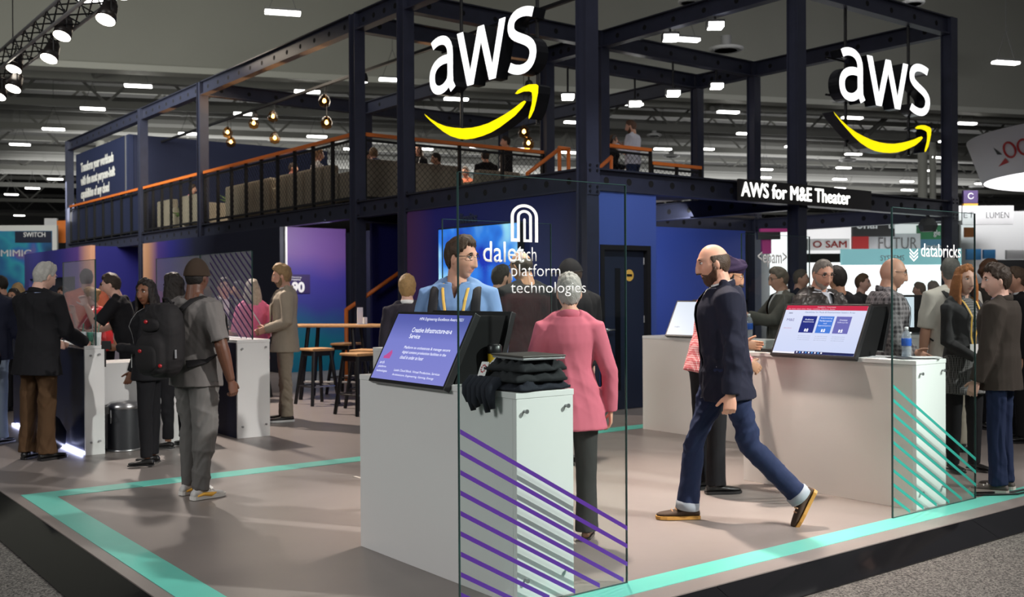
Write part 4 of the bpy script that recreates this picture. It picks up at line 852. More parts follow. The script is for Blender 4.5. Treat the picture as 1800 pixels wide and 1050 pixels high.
# ================================================================ FAR BOOTHS
def slab(x0, y0, x1, y1, D, m, name, lab, cat, th=.12, parent=None):
    a = at(x0, y1, D); b0 = at(x1, y1, D); c = at(x0, y0, D); W = (Vector((b0.x, b0.y))-Vector((a.x, a.y))).length; H = c.z-a.z
    M = frame(a, RT, AU)                       # local x right, y up, z toward the viewer
    if parent is None:
        t = thing(name, lab, cat, (a.x, a.y, a.z)); 
    else: t = parent
    o = MB().box(0, W, 0, H, -th, 0).build('panel' if parent is None else name, m, M=M); parent_keep(o, t)
    return t, M, W, H
def slab_text(t, M, s, u, v, W, H, m, off=0): return fit_text(s, M @ Vector((u, v, .012)), M.col[0].xyz, M.col[1].xyz, W, H, m, t, 'lettering', ext=.01, off=off)
bright = mat('glow_white', (.9, .9, .9), .6, emit=1.15, ecol=(1, 1, 1)); wgrey = mat('white_fabric_wall', (.72, .72, .74), .8); darkt = mat('dark_print', (.06, .06, .07), .6)  # emission added so the white booth walls come out overexposed
GZ = lambda D: 525+FPX*1.6/D-10
def far(x0, y0, x1, y1, D, m, lab, cat='banner', txt=(), th=.12, name='banner'):
    t, M, W, H = slab(x0, y0, x1, y1, D, m, name, lab, cat, th)
    for (s, u, v, w5, h5, tm, off) in txt: slab_text(t, M, s, u*W, v*H, w5*W, h5*H, tm, off)
    return t, M, W, H
sw = mat('switch_print', (.02, .1, .25), .6)
nt = sw.node_tree; b = nt.nodes['Principled BSDF']; tc = nt.nodes.new('ShaderNodeTexCoord'); v1 = nt.nodes.new('ShaderNodeTexVoronoi'); v1.inputs['Scale'].default_value = .9; n1 = nt.nodes.new('ShaderNodeTexNoise'); n1.inputs['Scale'].default_value = .7
cr = nt.nodes.new('ShaderNodeValToRGB'); el = cr.color_ramp.elements; el[0].position = .3; el[0].color = (.004, .02, .07, 1); el[1].position = .72; el[1].color = (.45, .03, .05, 1)
for p_, c_ in ((.42, (.01, .10, .26)), (.52, (.02, .28, .38)), (.60, (.02, .12, .40))): e = el.new(p_); e.color = (*c_, 1)
nt.links.new(tc.outputs['Object'], n1.inputs['Vector']); nt.links.new(n1.outputs['Fac'], cr.inputs[0]); nt.links.new(cr.outputs[0], b.inputs['Base Color'])
t, M, W, H = far(-90, 397, 101, 551, 40, mat('white_frame', (.7, .7, .68), .6), 'white framed booth wall with blue and red artwork at the aisle end', 'booth wall', name='booth_wall')
o = MB().box(.2, W-.18, .1, H-.22, .005, .03).build('artwork', sw, M=M); parent_keep(o, t)
o = MB().box(W*.62, W-.2, H*.80, H-.24, .032, .05).build('name_band', mat('navy_band', (.008, .012, .035), .5), M=M); parent_keep(o, t)
for (s, u, v, w5, h5) in (('SWITCH', .70, .865, .20, .055), ('MIMIC', .49, .645, .28, .075)): fit_text(s, M @ Vector((u*W, v*H, .055)), M.col[0].xyz, M.col[1].xyz, w5*W, h5*H, vinylw, t, ext=.01, off=.012)
far(100, 388, 121, 427, 41, mat('orange_banner', (.85, .22, .03), .6), 'plain orange banner beside the end column'); far(78, 384, 100, 398, 42, wgrey, 'white box sign above the framed booth wall', 'sign')
# right side
BRX = far(1405, 462, 1690, 600, 24, bright, 'white booth wall with added glow behind the counters', 'booth wall', name='booth_wall')
far(1405, 395, 1660, 446, 26, mat('white_soft_wall', (.8, .8, .8), .7, emit=.55, ecol=(1, 1, 1)), 'pale fascia with added glow behind the theater opening', 'fascia', name='fascia')  # faint emission stands in for strong light on the fascia
far(1480, 438, 1690, 466, 23.5, mat('aqua_fascia', (.35, .72, .76), .6, emit=.35, ecol=(.35, .8, .85)), 'pale aqua lit fascia above the white booth wall', 'fascia', [('SYSTEMS', .32, .25, .2, .35, vinylw, .01)], name='fascia')
far(1499, 386, 1573, 416, 25, mat('charcoal_banner', (.035, .033, .033), .6), 'charcoal banner with white letters behind the theater', 'banner', [('onai', .08, .45, .5, .5, vinylw, .02), ('bi', .85, .45, .14, .5, vinylw, .02)])
far(1499, 416, 1527, 441, 25, mat('red_banner', (.55, .03, .03), .6), 'small red banner below the charcoal banner')
far(1528, 411, 1618, 447, 25.4, wgrey, 'white banner with thin grey capital letters', 'banner', [('FUTUR', .18, .25, .75, .55, mat('grey_letter', (.22, .2, .2), .6), -.01)])
far(1420, 420, 1494, 440, 25, mat('white_banner', (.85, .84, .83), .6), 'white banner with red capital letters', 'banner', [('O SAM', .12, .2, .8, .6, mat('red_letter', (.6, .06, .05), .6), .01)])
far(1614, 396, 1673, 421, 25.5, mat('green_banner', (.03, .22, .08), .6), 'green banner seen through the striped glass', 'banner', [('gle', .45, .15, .2, .5, vinylw, .01)])
far(1613, 421, 1673, 447, 25.5, mat('steel_blue_banner', (.09, .24, .36), .6), 'steel blue banner below the green one', 'banner', [('insight', .25, .35, .5, .3, vinylw, .005)])
far(1400, 393, 1455, 412, 27, mat('pale_blue_banner', (.22, .33, .62), .6), 'pale blue banner behind the theater column')
far(1337, 402, 1384, 408, 20, mat('magenta_strip', (.6, .05, .28), .6), 'magenta strip sign behind the theater wall', 'sign'); far(1340, 420, 1356, 446, 20, MATS['magenta_strip'], 'magenta banner behind the lettered glass'); far(1332, 408, 1372, 421, 19.8, black, 'black display behind the lettered glass', 'screen')
far(1356, 402, 1404, 560, 21, bright, 'white booth panel with added glow behind the photographer', 'booth wall', name='booth_wall')
far(1330, 402, 1356, 600, 21.5, mat('grey_panel', (.25, .25, .26), .7), 'grey booth panel behind the photographer', 'booth wall', name='booth_wall')
far(1690, 372, 1960, 640, 33, mat('white_hall_wall', (.66, .66, .67), .8), 'large white booth wall at the right end of the hall', 'booth wall', name='booth_wall')
far(1692, 362, 1782, 395, 30, mat('white_banner_b', (.82, .81, .83), .6), 'white banner with thin grey capitals hanging beside the outer column', 'banner', [('LUMEN', .46, .34, .44, .32, darkt, -.02), ('ET', .02, .36, .2, .3, darkt, -.02)])
far(1625, 362, 1690, 388, 30, MATS['white_banner_b'], 'white banner with thin capitals seen behind the outer column', 'banner', [('ECU', .2, .3, .6, .4, darkt, -.02)])
t, M, W, H = far(1694, 335, 1719, 357, 30, mat('purple_banner', (.05, .02, .11), .6), 'small purple banner with a white ring above the white banner', 'banner')
c = M @ Vector((W*.5, H*.55, .01)); nn = M.col[2].xyz
mb = MB(); pts = [c+M.col[0].xyz*(H*.22*math.cos(a))+M.col[1].xyz*(H*.22*math.sin(a)) for a in np.linspace(.6, 6.0, 16)]; V, F = tube(pts, [H*.03]*16, 6); o = mb.add(V, F).build('ring_mark', vinylw); parent_keep(o, t)
far(1694, 358, 1719, 363, 30, mat('amber_strip', (.8, .38, .05), .6), 'amber strip below the purple banner', 'sign')
far(1697, 400, 1714, 417, 31, mat('orange_sign', (.75, .25, .05), .6), 'small orange sign on the white booth wall', 'sign'); far(1700, 438, 1725, 457, 31, mat('azure_panel', (.05, .28, .62), .6), 'azure panel on the white booth wall beside the red haired woman', 'panel'); far(1730, 439, 1750, 455, 31, MATS['azure_panel'], 'smaller azure panel on the white booth wall', 'panel')
far(1755, 457, 1960, 520, 29, black, 'long black display wall behind the crowd at the right', 'screen'); far(1770, 440, 1960, 456, 31, mat('pale_panel', (.8, .8, .8), .6), 'pale header over the long black display wall', 'panel')
# hanging round banner
cx = at(1733, 272, 22); ctr = Vector((cx.x, cx.y, 0))+RT*3.95; rb = thing('hanging_banner', 'round white hanging banner with red letters near the roof', 'banner', (ctr.x, ctr.y, 3.9))
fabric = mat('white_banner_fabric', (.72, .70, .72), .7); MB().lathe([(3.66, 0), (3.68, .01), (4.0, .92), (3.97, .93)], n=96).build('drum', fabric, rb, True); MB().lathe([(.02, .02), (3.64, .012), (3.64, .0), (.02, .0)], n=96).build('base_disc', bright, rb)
redl = mat('banner_red', (.45, .03, .03), .6)
def on_drum(a, v):       # a: angle from the viewer direction, v: height
    rad = 3.68+.32*v/.92; d = (-FW*math.cos(a)+RT*math.sin(a)); return Vector((ctr.x, ctr.y, 3.9+v))+d*(rad+.012)
for j, a0 in enumerate((-1.385, -1.275, -1.175)):
    pts = [on_drum(a0+.044*math.cos(t_), .48+.15*math.sin(t_)) for t_ in np.linspace(.5 if j else 0, 5.8 if j else 6.28, 24)]; V, F = tube(pts, [.022]*24, 6); o = MB().add(V, F).build('letter', redl); parent_keep(o, rb)
o = MB().add([on_drum(-1.515, .60), on_drum(-1.455, .42), on_drum(-1.50, .44)], [(0, 1, 2)]).build('arrow_mark', black); parent_keep(o, rb); o = MB().add([on_drum(-1.53, .20), on_drum(-1.42, .24), on_drum(-1.44, .34)], [(0, 1, 2)]).build('arrow_mark', redl); parent_keep(o, rb)
for a in (-.9, .9): p = on_drum(a, .92); o = MB().cyl(p, p+Vector((.3, .3, 7)), .012, n=6).build('hanger', wire); parent_keep(o, rb)
# second display on a far counter, stage light under the theater beam
ms = thing('monitor', 'white lit monitor on a counter behind the striped glass', 'screen', at(1592, 552, 10.3), YAW+R(90)+math.pi)
fd = thing('spot_lamp', 'dark hexagonal stage lamp hanging under the theater beam', 'light', ony(1631, 397, 9.6)); MB().lathe([(.12, -.10), (.16, 0), (.10, .12)], n=6).build('housing', mat('lamp_grey', (.06, .06, .06), .5), fd); MB().cyl((0, 0, .1), (0, 0, 2.76-ony(1631, 397, 9.6).z), .03, n=8).build('bracket', black, fd)
bpy.data.objects.remove(ms)
t, M, W, H = far(1562, 519, 1612, 581, 10.2, black, 'white lit monitor on the counter behind the sea green stripes', 'screen', th=.05, name='monitor')
o = MB().box(.012, W-.03, .03, H-.02, .001, .004).build('screen', emis('monitor_pale', (.80, .90, 1), .9), M=M); parent_keep(o, t); slab_text(t, M, 'insights', .05, H*.72, .1, .02, MATS['slide_title'])
o = MB().box(W*.5, W+.14, -.02, H, -.30, -.06).build('rear_casing', black, M=M); parent_keep(o, t)
c5 = counter(9.3, 9.65, 5.55, 6.8, 'white counter at the back right carrying the lit monitor', h=1.06)
# ================================================================ PEOPLE
SK = dict(fair=(.62, .34, .24), pale=(.68, .42, .33), tan=(.46, .24, .15), brown=(.20, .085, .045), dark=(.11, .045, .025), olive=(.42, .23, .14))
def skin(k):
    m = mat('skin_'+k, SK[k], .5, var=.06, vscale=25, spec=.4); b = m.node_tree.nodes['Principled BSDF']; b.inputs['Subsurface Weight'].default_value = .12; b.inputs['Subsurface Radius'].default_value = (.02, .008, .004); return m
def lipm(k): c = SK[k]; return mat('lips_'+k, (c[0]*.90, c[1]*.66, c[2]*.70), .45)
def hairm(c):
    n = 'hair_%d_%d_%d' % tuple(int(255*x) for x in c)
    if n in MATS: return MATS[n]
    m = mat(n, c, .55, bump=.5, bscale=120, var=.35, vscale=40, spec=.35); return m
def fab(name, c, rough=.85, bump=.12, var=.08): return mat('cloth_'+name, c, rough, bump=bump, bscale=350, var=var, vscale=14, spec=.25)
eyew = mat('eye_white', (.75, .72, .70), .25); iris = mat('eye_iris', (.018, .012, .01), .15)
V3 = Vector
def remesh(parts, vox, smooth=3, fac=.5):
    V = []; F = []
    for v, f in parts: n = len(V); V += [tuple(p) for p in v]; F += [tuple(i+n for i in q) for q in f]
    me = bpy.data.meshes.new('tmp'); me.from_pydata(V, [], F); o = bpy.data.objects.new('tmp', me)
    r = o.modifiers.new('r', 'REMESH'); r.mode = 'VOXEL'; r.voxel_size = vox
    if smooth: s = o.modifiers.new('s', 'SMOOTH'); s.factor = fac; s.iterations = smooth
    res = evaluated(o)
    bpy.data.objects.remove(o); bpy.data.meshes.remove(me); res.materials.clear(); return res
def coords(me): a = np.empty(len(me.vertices)*3); me.vertices.foreach_get('co', a); return a.reshape(-1, 3)
def setco(me, a): me.vertices.foreach_set('co', a.ravel()); me.update()
def wrinkle(me, amp, seed, sc=1.0, vert=.5):
    """cloth folds: displacement along the normals by warped waves"""
    a = coords(me); nr = np.empty(len(me.vertices)*3); me.vertices.foreach_get('normal', nr); nr = nr.reshape(-1, 3); rs = np.random.RandomState(seed); d = np.zeros(len(a))
    for i in range(5):
        k = rs.normal(size=3)*np.array([1, 1, vert])*(14+10*i)*sc; k2 = rs.normal(size=3)*9*sc; w_ = np.sin(a@k+2.4*np.sin(a@k2+rs.uniform(0, 6))+rs.uniform(0, 6)); d += (w_*.5+.9*(.5-np.abs(w_)**.7))/(1+.5*i)
    m_ = sstep(.2, .9, np.sin(a@(rs.normal(size=3)*7)+rs.uniform(0, 6))*.5+.5)*.75+.25; setco(me, a+nr*(amp*1.15*d*m_)[:, None])
def lerp_rings(z, tab):
    zs = [t[0] for t in tab]; return [float(np.interp(z, zs, [t[k] for t in tab])) for k in range(1, len(tab[0]))]
TORSO_M = [(-.12, .11, .095, 0), (-.02, .165, .118, 0), (.07, .168, .118, 0), (.17, .150, .110, .005), (.29, .166, .120, .006), (.37, .180, .124, .006), (.43, .180, .114, -.004), (.475, .146, .092, -.012), (.512, .098, .074, -.015), (.55, .062, .060, -.008)]
TORSO_F = [(-.12, .11, .10, 0), (-.02, .175, .122, -.004), (.06, .165, .115, -.004), (.17, .122, .095, .0), (.28, .138, .110, .008), (.35, .152, .130, .016), (.43, .158, .105, .0), (.475, .135, .080, -.012), (.51, .075, .060, -.014), (.55, .048, .050, -.006)]
def head_r(dirs, sex, beard=0):
    """radius of the head in the given unit directions (x front, y left, z up)"""
    d = dirs; x, y, z = d[:, 0], d[:, 1], d[:, 2]
    ax = np.where(x > 0, .094, .102); ay = .0765 if sex == 'm' else .073; az = np.where(z > 0, .118, .122)
    r = 1/np.sqrt((x/ax)**2+(y/ay)**2+(z/az)**2)
    P = d*r[:, None]; X, Y, Z = P[:, 0], P[:, 1], P[:, 2]; fr = np.clip(x*1.6, 0, 1); g = lambda v, c, s: np.exp(-((v-c)/s)**2)
    low = np.clip(-Z/.115, 0, 1)
    r = r*(1-.09*low**1.5*np.clip(np.abs(y)*1.6, 0, 1)*(1 if sex == 'm' else 1.25))           # jaw narrows
    r = r*(1-.22*np.clip(-x, 0, 1)*low)                                                        # nape
    d0 = np.zeros_like(r)
    nose = np.interp(Z, [-.052, -.044, -.034, .0, .03, .045], [0, .019, .027, .014, .004, 0]); d0 += fr*nose*g(Y, 0, np.interp(Z, [-.04, .02], [.0135, .008]))
    d0 += fr*.005*g(np.abs(Y), .015, .009)*g(Z, -.038, .009)
    d0 += fr*.006*g(Z, .034, .012)*g(np.abs(Y), .028, .026)
    d0 -= fr*.0075*g(Z, .013, .013)*g(np.abs(Y), .032, .016)
    d0 += fr*.005*g(np.abs(Y), .043, .022)*g(Z, -.025, .026)
    d0 += fr*.0055*g(Z, -.062, .006)*g(Y, 0, .022)+fr*.006*g(Z, -.073, .006)*g(Y, 0, .020)-fr*.003*g(Z, -.0675, .0028)*g(Y, 0, .024)
    d0 -= fr*.004*g(Z, -.084, .007)*g(Y, 0, .02)
    d0 += fr*(.011 if sex == 'm' else .008)*g(Z, -.105, .018)*g(Y, 0, .026)
    return r+d0
def sphere_dirs(nu, nv):
    v = np.linspace(-math.pi/2+.02, math.pi/2-.02, nv); u = np.linspace(0, 2*math.pi, nu, endpoint=False)
    return np.array([[math.cos(b0)*math.cos(a), math.cos(b0)*math.sin(a), math.sin(b0)] for b0 in v for a in u])
def grid_faces(nu, nv):
    F = [(j*nu+i, j*nu+(i+1) % nu, (j+1)*nu+(i+1) % nu, (j+1)*nu+i) for j in range(nv-1) for i in range(nu)]
    return F+[tuple(range(nu-1, -1, -1)), tuple(range((nv-1)*nu, nv*nu))]
def ellipsoid(c, r, n=12, M=None):
    d = sphere_dirs(n, n//2+2); V = [V3((p[0]*r[0], p[1]*r[1], p[2]*r[2])) for p in d]; V = [(M @ p if M is not None else p)+V3(c) for p in V]; return V, grid_faces(n, n//2+2)
def sstep(a, b, x): t = np.clip((x-a)/(b-a), 0, 1); return t*t*(3-2*t)
def hair_shell(sex, style, thick, seed, nu=72, nv=46):
    d = sphere_dirs(nu, nv); r = head_r(d, sex); P = d*r[:, None]; X, Y, Z = P.T; ang = np.abs(np.arctan2(Y, X))
    hl = np.interp(ang, [0, .45, .85, 1.15, 1.5, 1.9, 2.4, 3.2], [.078, .072, .055, .025, -.012, -.035, -.070, -.078])   # hair line height by angle from the face
    _r = np.random.RandomState(seed+77); hl = hl+.006*np.sin(ang*9+_r.uniform(0, 6))+.004*np.sin(np.arctan2(Y, X)*23+_r.uniform(0, 6))
    if style == 'receding': hl = hl+np.interp(ang, [0, .5, .9, 1.3], [.022, .03, .01, 0])
    if style == 'beard':
        lz = np.interp(ang, [0, .35, .75, 1.1, 1.45], [-.044, -.050, -.056, -.040, -.004]); m = sstep(lz, lz-.018, Z)*sstep(1.72, 1.5, ang); m *= 1-np.exp(-((Z+.068)/.010)**2)*np.exp(-(Y/.024)**2)*(X > 0); m = np.maximum(m, .9*np.exp(-((Z+.052)/.005)**2)*np.exp(-(Y/.03)**2)*(X > 0)); m = np.maximum(m, sstep(.025, -.01, Z)*np.exp(-((ang-1.36)/.12)**2)*.8); th = thick*(1+.6*sstep(-.08, -.12, Z))
    elif style == 'fringe':      # bald on top
        m = sstep(.062, .04, Z)*sstep(-.004, .014, Z-hl)*sstep(.95, 1.4, ang); th = thick
    else:
        m = sstep(-.004, .010, Z-hl); th = thick*(.55+.75*sstep(-.02, .09, Z))*(1+.35*np.exp(-((X-.04)/.05)**2)*sstep(.06, .11, Z))
        ear = np.exp(-((X+.004)/.022)**2)*np.exp(-((Z+.01)/.03)**2)*(np.abs(Y) > .05); m = m*(1-.9*ear) if style != 'long' else m
    rs = np.random.RandomState(seed); nz = np.zeros(len(d))
    for i in range(5): k = rs.normal(size=3)*(60+35*i)*np.array([1, 1, .5]); nz += np.sin(P@k+rs.uniform(0, 6)+2*np.sin(P@(rs.normal(size=3)*40)))/(1+.5*i)
    amp = .22 if style not in ('curly',) else .45
    r2 = r-.010+(m*(th*(1+amp*nz*.5)+.010)); return [V3(p) for p in d*r2[:, None]], grid_faces(nu, nv)
def finger(base, d, n, L, r, curl):
    pts = [base]; rad = [r]; dd = d.copy(); ax = d.cross(n).normalized()
    for i, f in enumerate((.45, .30, .25)):
        dd = (Matrix.Rotation(curl*(1 if i else .7), 3, ax) @ dd).normalized(); pts.append(pts[-1]+dd*L*f); rad.append(r*(.96, .9, .72)[i])
    return tube(pts, rad, 8, n)
def hand_parts(w, d, u, n, s, curl=.45, thumb=.5):
    """w wrist, d finger direction, u thumb side, n palm side"""
    P = []; pts = [w-d*.03*s, w+d*.02*s, w+d*.055*s, w+d*.095*s]; P.append(tube(pts, [(.026*s, .02*s), (.031*s, .017*s), (.040*s, .015*s), (.040*s, .012*s)], 12, frames=[(u, n)]*4))
    for k, (off, L) in enumerate(((.030, .072), (.0105, .082), (-.010, .076), (-.029, .060))): P.append(finger(w+d*.088*s+u*off*s, d, n, L*s, .0092*s, curl+.06*k))
    td = (d*.62+u*.70+n*.30).normalized(); b0 = w+d*.022*s+u*.022*s; ax = td.cross(n).normalized(); t2 = Matrix.Rotation(thumb*.6, 3, ax) @ td; t2 = (t2+d*.35).normalized()
    P.append(tube([b0, b0+td*.035*s, b0+td*.035*s+t2*.028*s, b0+td*.035*s+t2*.052*s], [.0125*s, .0115*s, .0105*s, .008*s], 8, n)); return P
def person(name_lab, pos, face, H=1.75, sex='m', sk='fair', build=1.0, belly=0, lean=0, twist=0, side=0, head=(0, 0), arms=None, legs=None, outfit=None, hair=None, det=1, group=None, seed=0, extras=(), z=0, seat=None):
    """face: 0 away from the viewer, 90 to the viewer's left, 180 toward the viewer. arms/legs: direction vectors in body space (x front, y left, z up)"""
    s = H/1.738; B = build; o = outfit or {}; rz = YAW+R(face); vox = {1: .0095, 2: .013, 3: .018}[det]; fine = {1: .0048, 2: .0068, 3: .010}[det]
    root = thing('person', name_lab, 'person', (pos[0], pos[1], z), rz, group)
    tab = TORSO_M if sex == 'm' else TORSO_F
    # legs ------------------------------------------------------------------
    lg = legs or {}; hipw = .092*s; Lt, Ls = .435*s, .415*s; ank = {}; chain = {}
    for sd, sg in (('L', 1), ('R', -1)):
        td, sd2 = lg.get(sd, ((0, .03*sg, -1), (-.02, 0, -1))); td = V3(td).normalized(); sdv = V3(sd2).normalized(); hip = V3((0, sg*hipw, 0)); kn = hip+td*Lt; an = kn+sdv*Ls; chain[sd] = [hip, kn, an]
    low = min(chain['L'][2].z, chain['R'][2].z); ph = lg.get('pelvis', -low+.082*s)
    if seat is not None: ph = seat
    for c in chain.values():
        for p in c: p.z += ph
    PEL = V3((0, 0, ph+.03*s)); Tm = Matrix.Rotation(R(twist), 3, 'Z') @ Matrix.Rotation(R(lean), 3, 'Y') @ Matrix.Rotation(R(side), 3, 'X')
    def T(x, y, zz): return PEL+Tm @ V3((x*s, y*s, zz*s))
    sidev, frv = Tm @ V3((0, 1, 0)), Tm @ V3((1, 0, 0))
    def torso(z0, z1, inf, n=11, flare=0, nn=28, wmul=1):
        pts = []; rad = []; fm = []
        for i in range(n):
            zz = z0+(z1-z0)*i/(n-1); w6, dp, xo = lerp_rings(max(zz, -.02) if zz < -.02 else zz, tab); bl = belly*math.exp(-((zz-.12)/.12)**2); fl = flare*max(0, -zz-.0)/.2
            pts.append(T(xo+bl*.6, 0, zz)); rad.append(((w6*B*wmul+bl*.35+inf+fl)*s, (dp*B+bl*.6+inf+fl*.8)*s)); fm.append((sidev, frv))
        return tube(pts, rad, nn, frames=fm)
    shw = (.176 if sex == 'm' else .150)*B; SHZ = .430 if sex == 'm' else .420
    # arms ------------------------------------------------------------------
    ar = arms or {}; A = {}
    for sd, sg in (('L', 1), ('R', -1)):
        sp = ar.get(sd, {}); up = V3(sp.get('u', (.02, .16*sg, -1))).normalized(); fo = V3(sp.get('f', (.18, .04*sg, -1))).normalized(); sh = T(-.008, sg*shw, SHZ)
        up, fo = Matrix.Rotation(R(twist), 3, 'Z') @ up, Matrix.Rotation(R(twist), 3, 'Z') @ fo
        el = sh+up*.295*s; wr = el+fo*.255*s; hd = V3(sp['h']).normalized() if 'h' in sp else fo
        if 'h' in sp: hd = Matrix.Rotation(R(twist), 3, 'Z') @ hd
        tu = V3(sp.get('t', (1, 0, 0) if abs(fo.z) > .75 else (0, 0, 1))); tu = (tu-hd*tu.dot(hd)).normalized(); nn = hd.cross(tu)*sg
        A[sd] = (sh, el, wr, hd, tu, nn, sp.get('curl', .42), sg)
    # head ------------------------------------------------------------------
    neck0 = T(-.010, 0, .50 if sex == 'm' else .49); Hm = Matrix.Rotation(R(twist*.0+head[0]), 3, 'Z') @ Matrix.Rotation(R(lean*.45+head[1]), 3, 'Y'); hs = s*.99
    hc = T(.0, 0, .535)+Hm @ V3((.020, 0, .118))*s
    def HP(p): return hc+Hm @ (V3(p)*hs)
    # ---- skin mesh
    parts = []; nu, nv = {1: (84, 64), 2: (56, 44), 3: (36, 28)}[det]
    d = sphere_dirs(nu, nv); r = head_r(d, sex); parts.append(([HP(p) for p in d*r[:, None]], grid_faces(nu, nv)))
    for sg in (1, -1):
        e = Matrix.Rotation(R(12), 3, 'Y') @ Matrix.Rotation(R(-18*sg), 3, 'Z'); V, F = ellipsoid((-.006, sg*.076, -.006), (.018, .0075, .031), 14, e); parts.append(([HP(p) for p in V], F))
    nr = .056*B**.5 if sex == 'm' else .046
    parts.append(tube([T(-.012, 0, .44), T(-.010, 0, .50), (T(-.004, 0, .55)+HP((-.03, 0, -.08)))/2, HP((-.022, 0, -.065)), HP((-.02, 0, -.02))], [(.085*s, .07*s), (nr*1.18*s, nr*1.12*s), (nr*s, nr*s), (nr*s, nr*s), (nr*.8*s, nr*.8*s)], 16))
    parts += [tube([T(-.015, sg*.11, .445), T(-.018, sg*.07, .488), T(-.016, sg*.03, .545)], [.03*s, .034*s, .026*s], 10) for sg in (1, -1)]
    hm = remesh(parts, fine, 2, .35)
    c = coords(hm); L = np.array(Hm.inverted()) @ ((c-np.array(hc)).T/hs)
    lip = (L[0] > .06)*(np.abs(L[2]+.0675) < .0105)*(np.abs(L[1]) < .026*(1-((L[2]+.0675)/.0125)**2))
    mi = []
    for p in hm.polygons: mi.append(1 if sum(lip[i] for i in p.vertices) >= 3 else 0)
    hm.polygons.foreach_set('material_index', mi)
    bm = bmesh.new(); bm.from_mesh(hm)
    def joinmb(mb): me = mb.mesh('t'); bm.from_mesh(me); bpy.data.meshes.remove(me)
    eyes = MB()
    if det < 3 or True:
        for sg in (1, -1):
            V, F = ellipsoid((.0748, sg*.0315, .012), (.0125, .0145, .0080), 12); eyes.add([HP(p) for p in V], F, 2)
            V, F = ellipsoid((.0825, sg*.0315, .0115), (.0056, .0078, .0075), 10); eyes.add([HP(p) for p in V], F, 3)
            bw = [HP((.090-.35*abs(y-.03), sg*y, zz)) for y, zz in ((.014, .030), (.024, .034), (.036, .035), (.048, .029))]; V, F = tube(bw, [.004*s, .0052*s, .005*s, .003*s], 6); eyes.add(V, F, 4)
            lid = [HP((.0852-.9*abs(y-.0315)**1.2*.4, sg*y, zz)) for y, zz in ((.017, .014), (.025, .0195), (.0345, .020), (.046, .015))]; V, F = tube(lid, [.0024*s]*4, 6); eyes.add(V, F, 4)
        joinmb(eyes)
    for sd, (sh, el, wr, hd, tu, nn, curl, sg) in A.items():
        ap = [tube([sh+(sh-el).normalized()*-.02, (sh*.6+el*.4), el+(sh-el)*.06, el, el+(wr-el)*.12, (el*.62+wr*.38), wr], [x*s*(B**.5)*(1 if sex == 'm' else .86) for x in (.044, .045, .042, .042, .044, .042, .028)], 14)]
        ap += hand_parts(wr, hd, tu, nn, s*(1 if sex == 'm' else .92), curl); am = remesh(ap, fine, 2, .4); bm.from_mesh(am); bpy.data.meshes.remove(am)
    core = MB(); V, F = torso(-.08, .44, -.028, 8, nn=16); core.add(V, F)
    for sd, ch in chain.items():
        V, F = tube([ch[0], (ch[0]+ch[1])/2, ch[1], (ch[1]*.6+ch[2]*.4), ch[2]], [x*s for x in (.055, .05, .040, .038, .030)], 12); core.add(V, F)
    joinmb(core); body = bpy.data.meshes.new('body'); bm.to_mesh(body); bm.free(); bpy.data.meshes.remove(hm)
    hc_col = (hair or {}).get('c', (.03, .02, .015)); brow = hairm(tuple(x*.8 for x in (hair or {}).get('brow', hc_col)))
    link('body', body, [skin(sk), lipm(sk), eyew, iris, brow], root, True)
    # ---- upper garment
    up = o.get('top'); vs = vox
    if up:
        inf = up.get('inf', .018); hem = up.get('hem', -.10); jp = [torso(hem, .505 if not up.get('low') else .46, inf, 14, flare=up.get('flare', .02), wmul=up.get('w', 1))]
        jp += [tube([T(-.015, sg*.150, .452), T(-.016, sg*.09, .495), T(-.016, sg*.045, .530)], [(.034+inf*.5)*s, (.036+inf*.5)*s, .030*s], 10) for sg in (1, -1)]
        sl = up.get('sleeve', 1.0)
        for sd, (sh, el, wr, hd, tu, nn, curl, sg) in A.items():
            a0 = T(-.008, sg*shw*.55, SHZ+.012); ri = [x*B**.5*(1 if sex == 'm' else .88)+inf*.75 for x in (.064, .064, .054, .048, .047, .043, .035)]
            if up.get('pad'): ri[1] += .004
            if sl >= 1: pts = [a0, sh, (sh*.55+el*.45), el, (el*.8+wr*.2), (el*.4+wr*.6), wr+(wr-el).normalized()*.005]
            elif sl > 0: e2 = sh+(el-sh)*sl*1.75; pts = [a0, sh, (sh*.6+e2*.4), e2]; ri = [ri[0], ri[1], ri[2]+.006, ri[3]+.012]
            else: continue
            jp.append(tube(pts, [x*s for x in ri[:len(pts)]], 16))
        g = remesh(jp, vs, 3 if det > 1 else 2, .5)
        if up.get('fold', .006): wrinkle(g, up.get('fold', .006)*s, seed+3, .75, .35)
        if up.get('open'):            # open front: cut a clean wedge so the shirt below shows
            bmg = bmesh.new(); bmg.from_mesh(g); zt = .50; zb = up['open']; wd = up.get('ow', .075)
            for sg in (1, -1):
                p0 = T(0, sg*wd*.6, zt); p1 = T(0, sg*(.004 if zb > -.05 else .035), zb); fn = frv.cross(p1-p0).normalized(); bmesh.ops.bisect_plane(bmg, geom=bmg.verts[:]+bmg.edges[:]+bmg.faces[:], plane_co=p0, plane_no=fn)
            dele = []
            Ti = Tm.inverted()
            for f in bmg.faces:
                q = (Ti @ (f.calc_center_median()-PEL))/s
                if q.x > .015 and zb < q.z:
                    lim = (.004 if zb > -.05 else .035)+(wd*.6-(.004 if zb > -.05 else .035))*(q.z-zb)/(zt-zb)
                    if abs(q.y) < lim: dele.append(f)
            bmesh.ops.delete(bmg, geom=dele, context='FACES'); bmg.to_mesh(g); bmg.free()
        link(up.get('name', 'jacket'), g, up['m'], root, True)
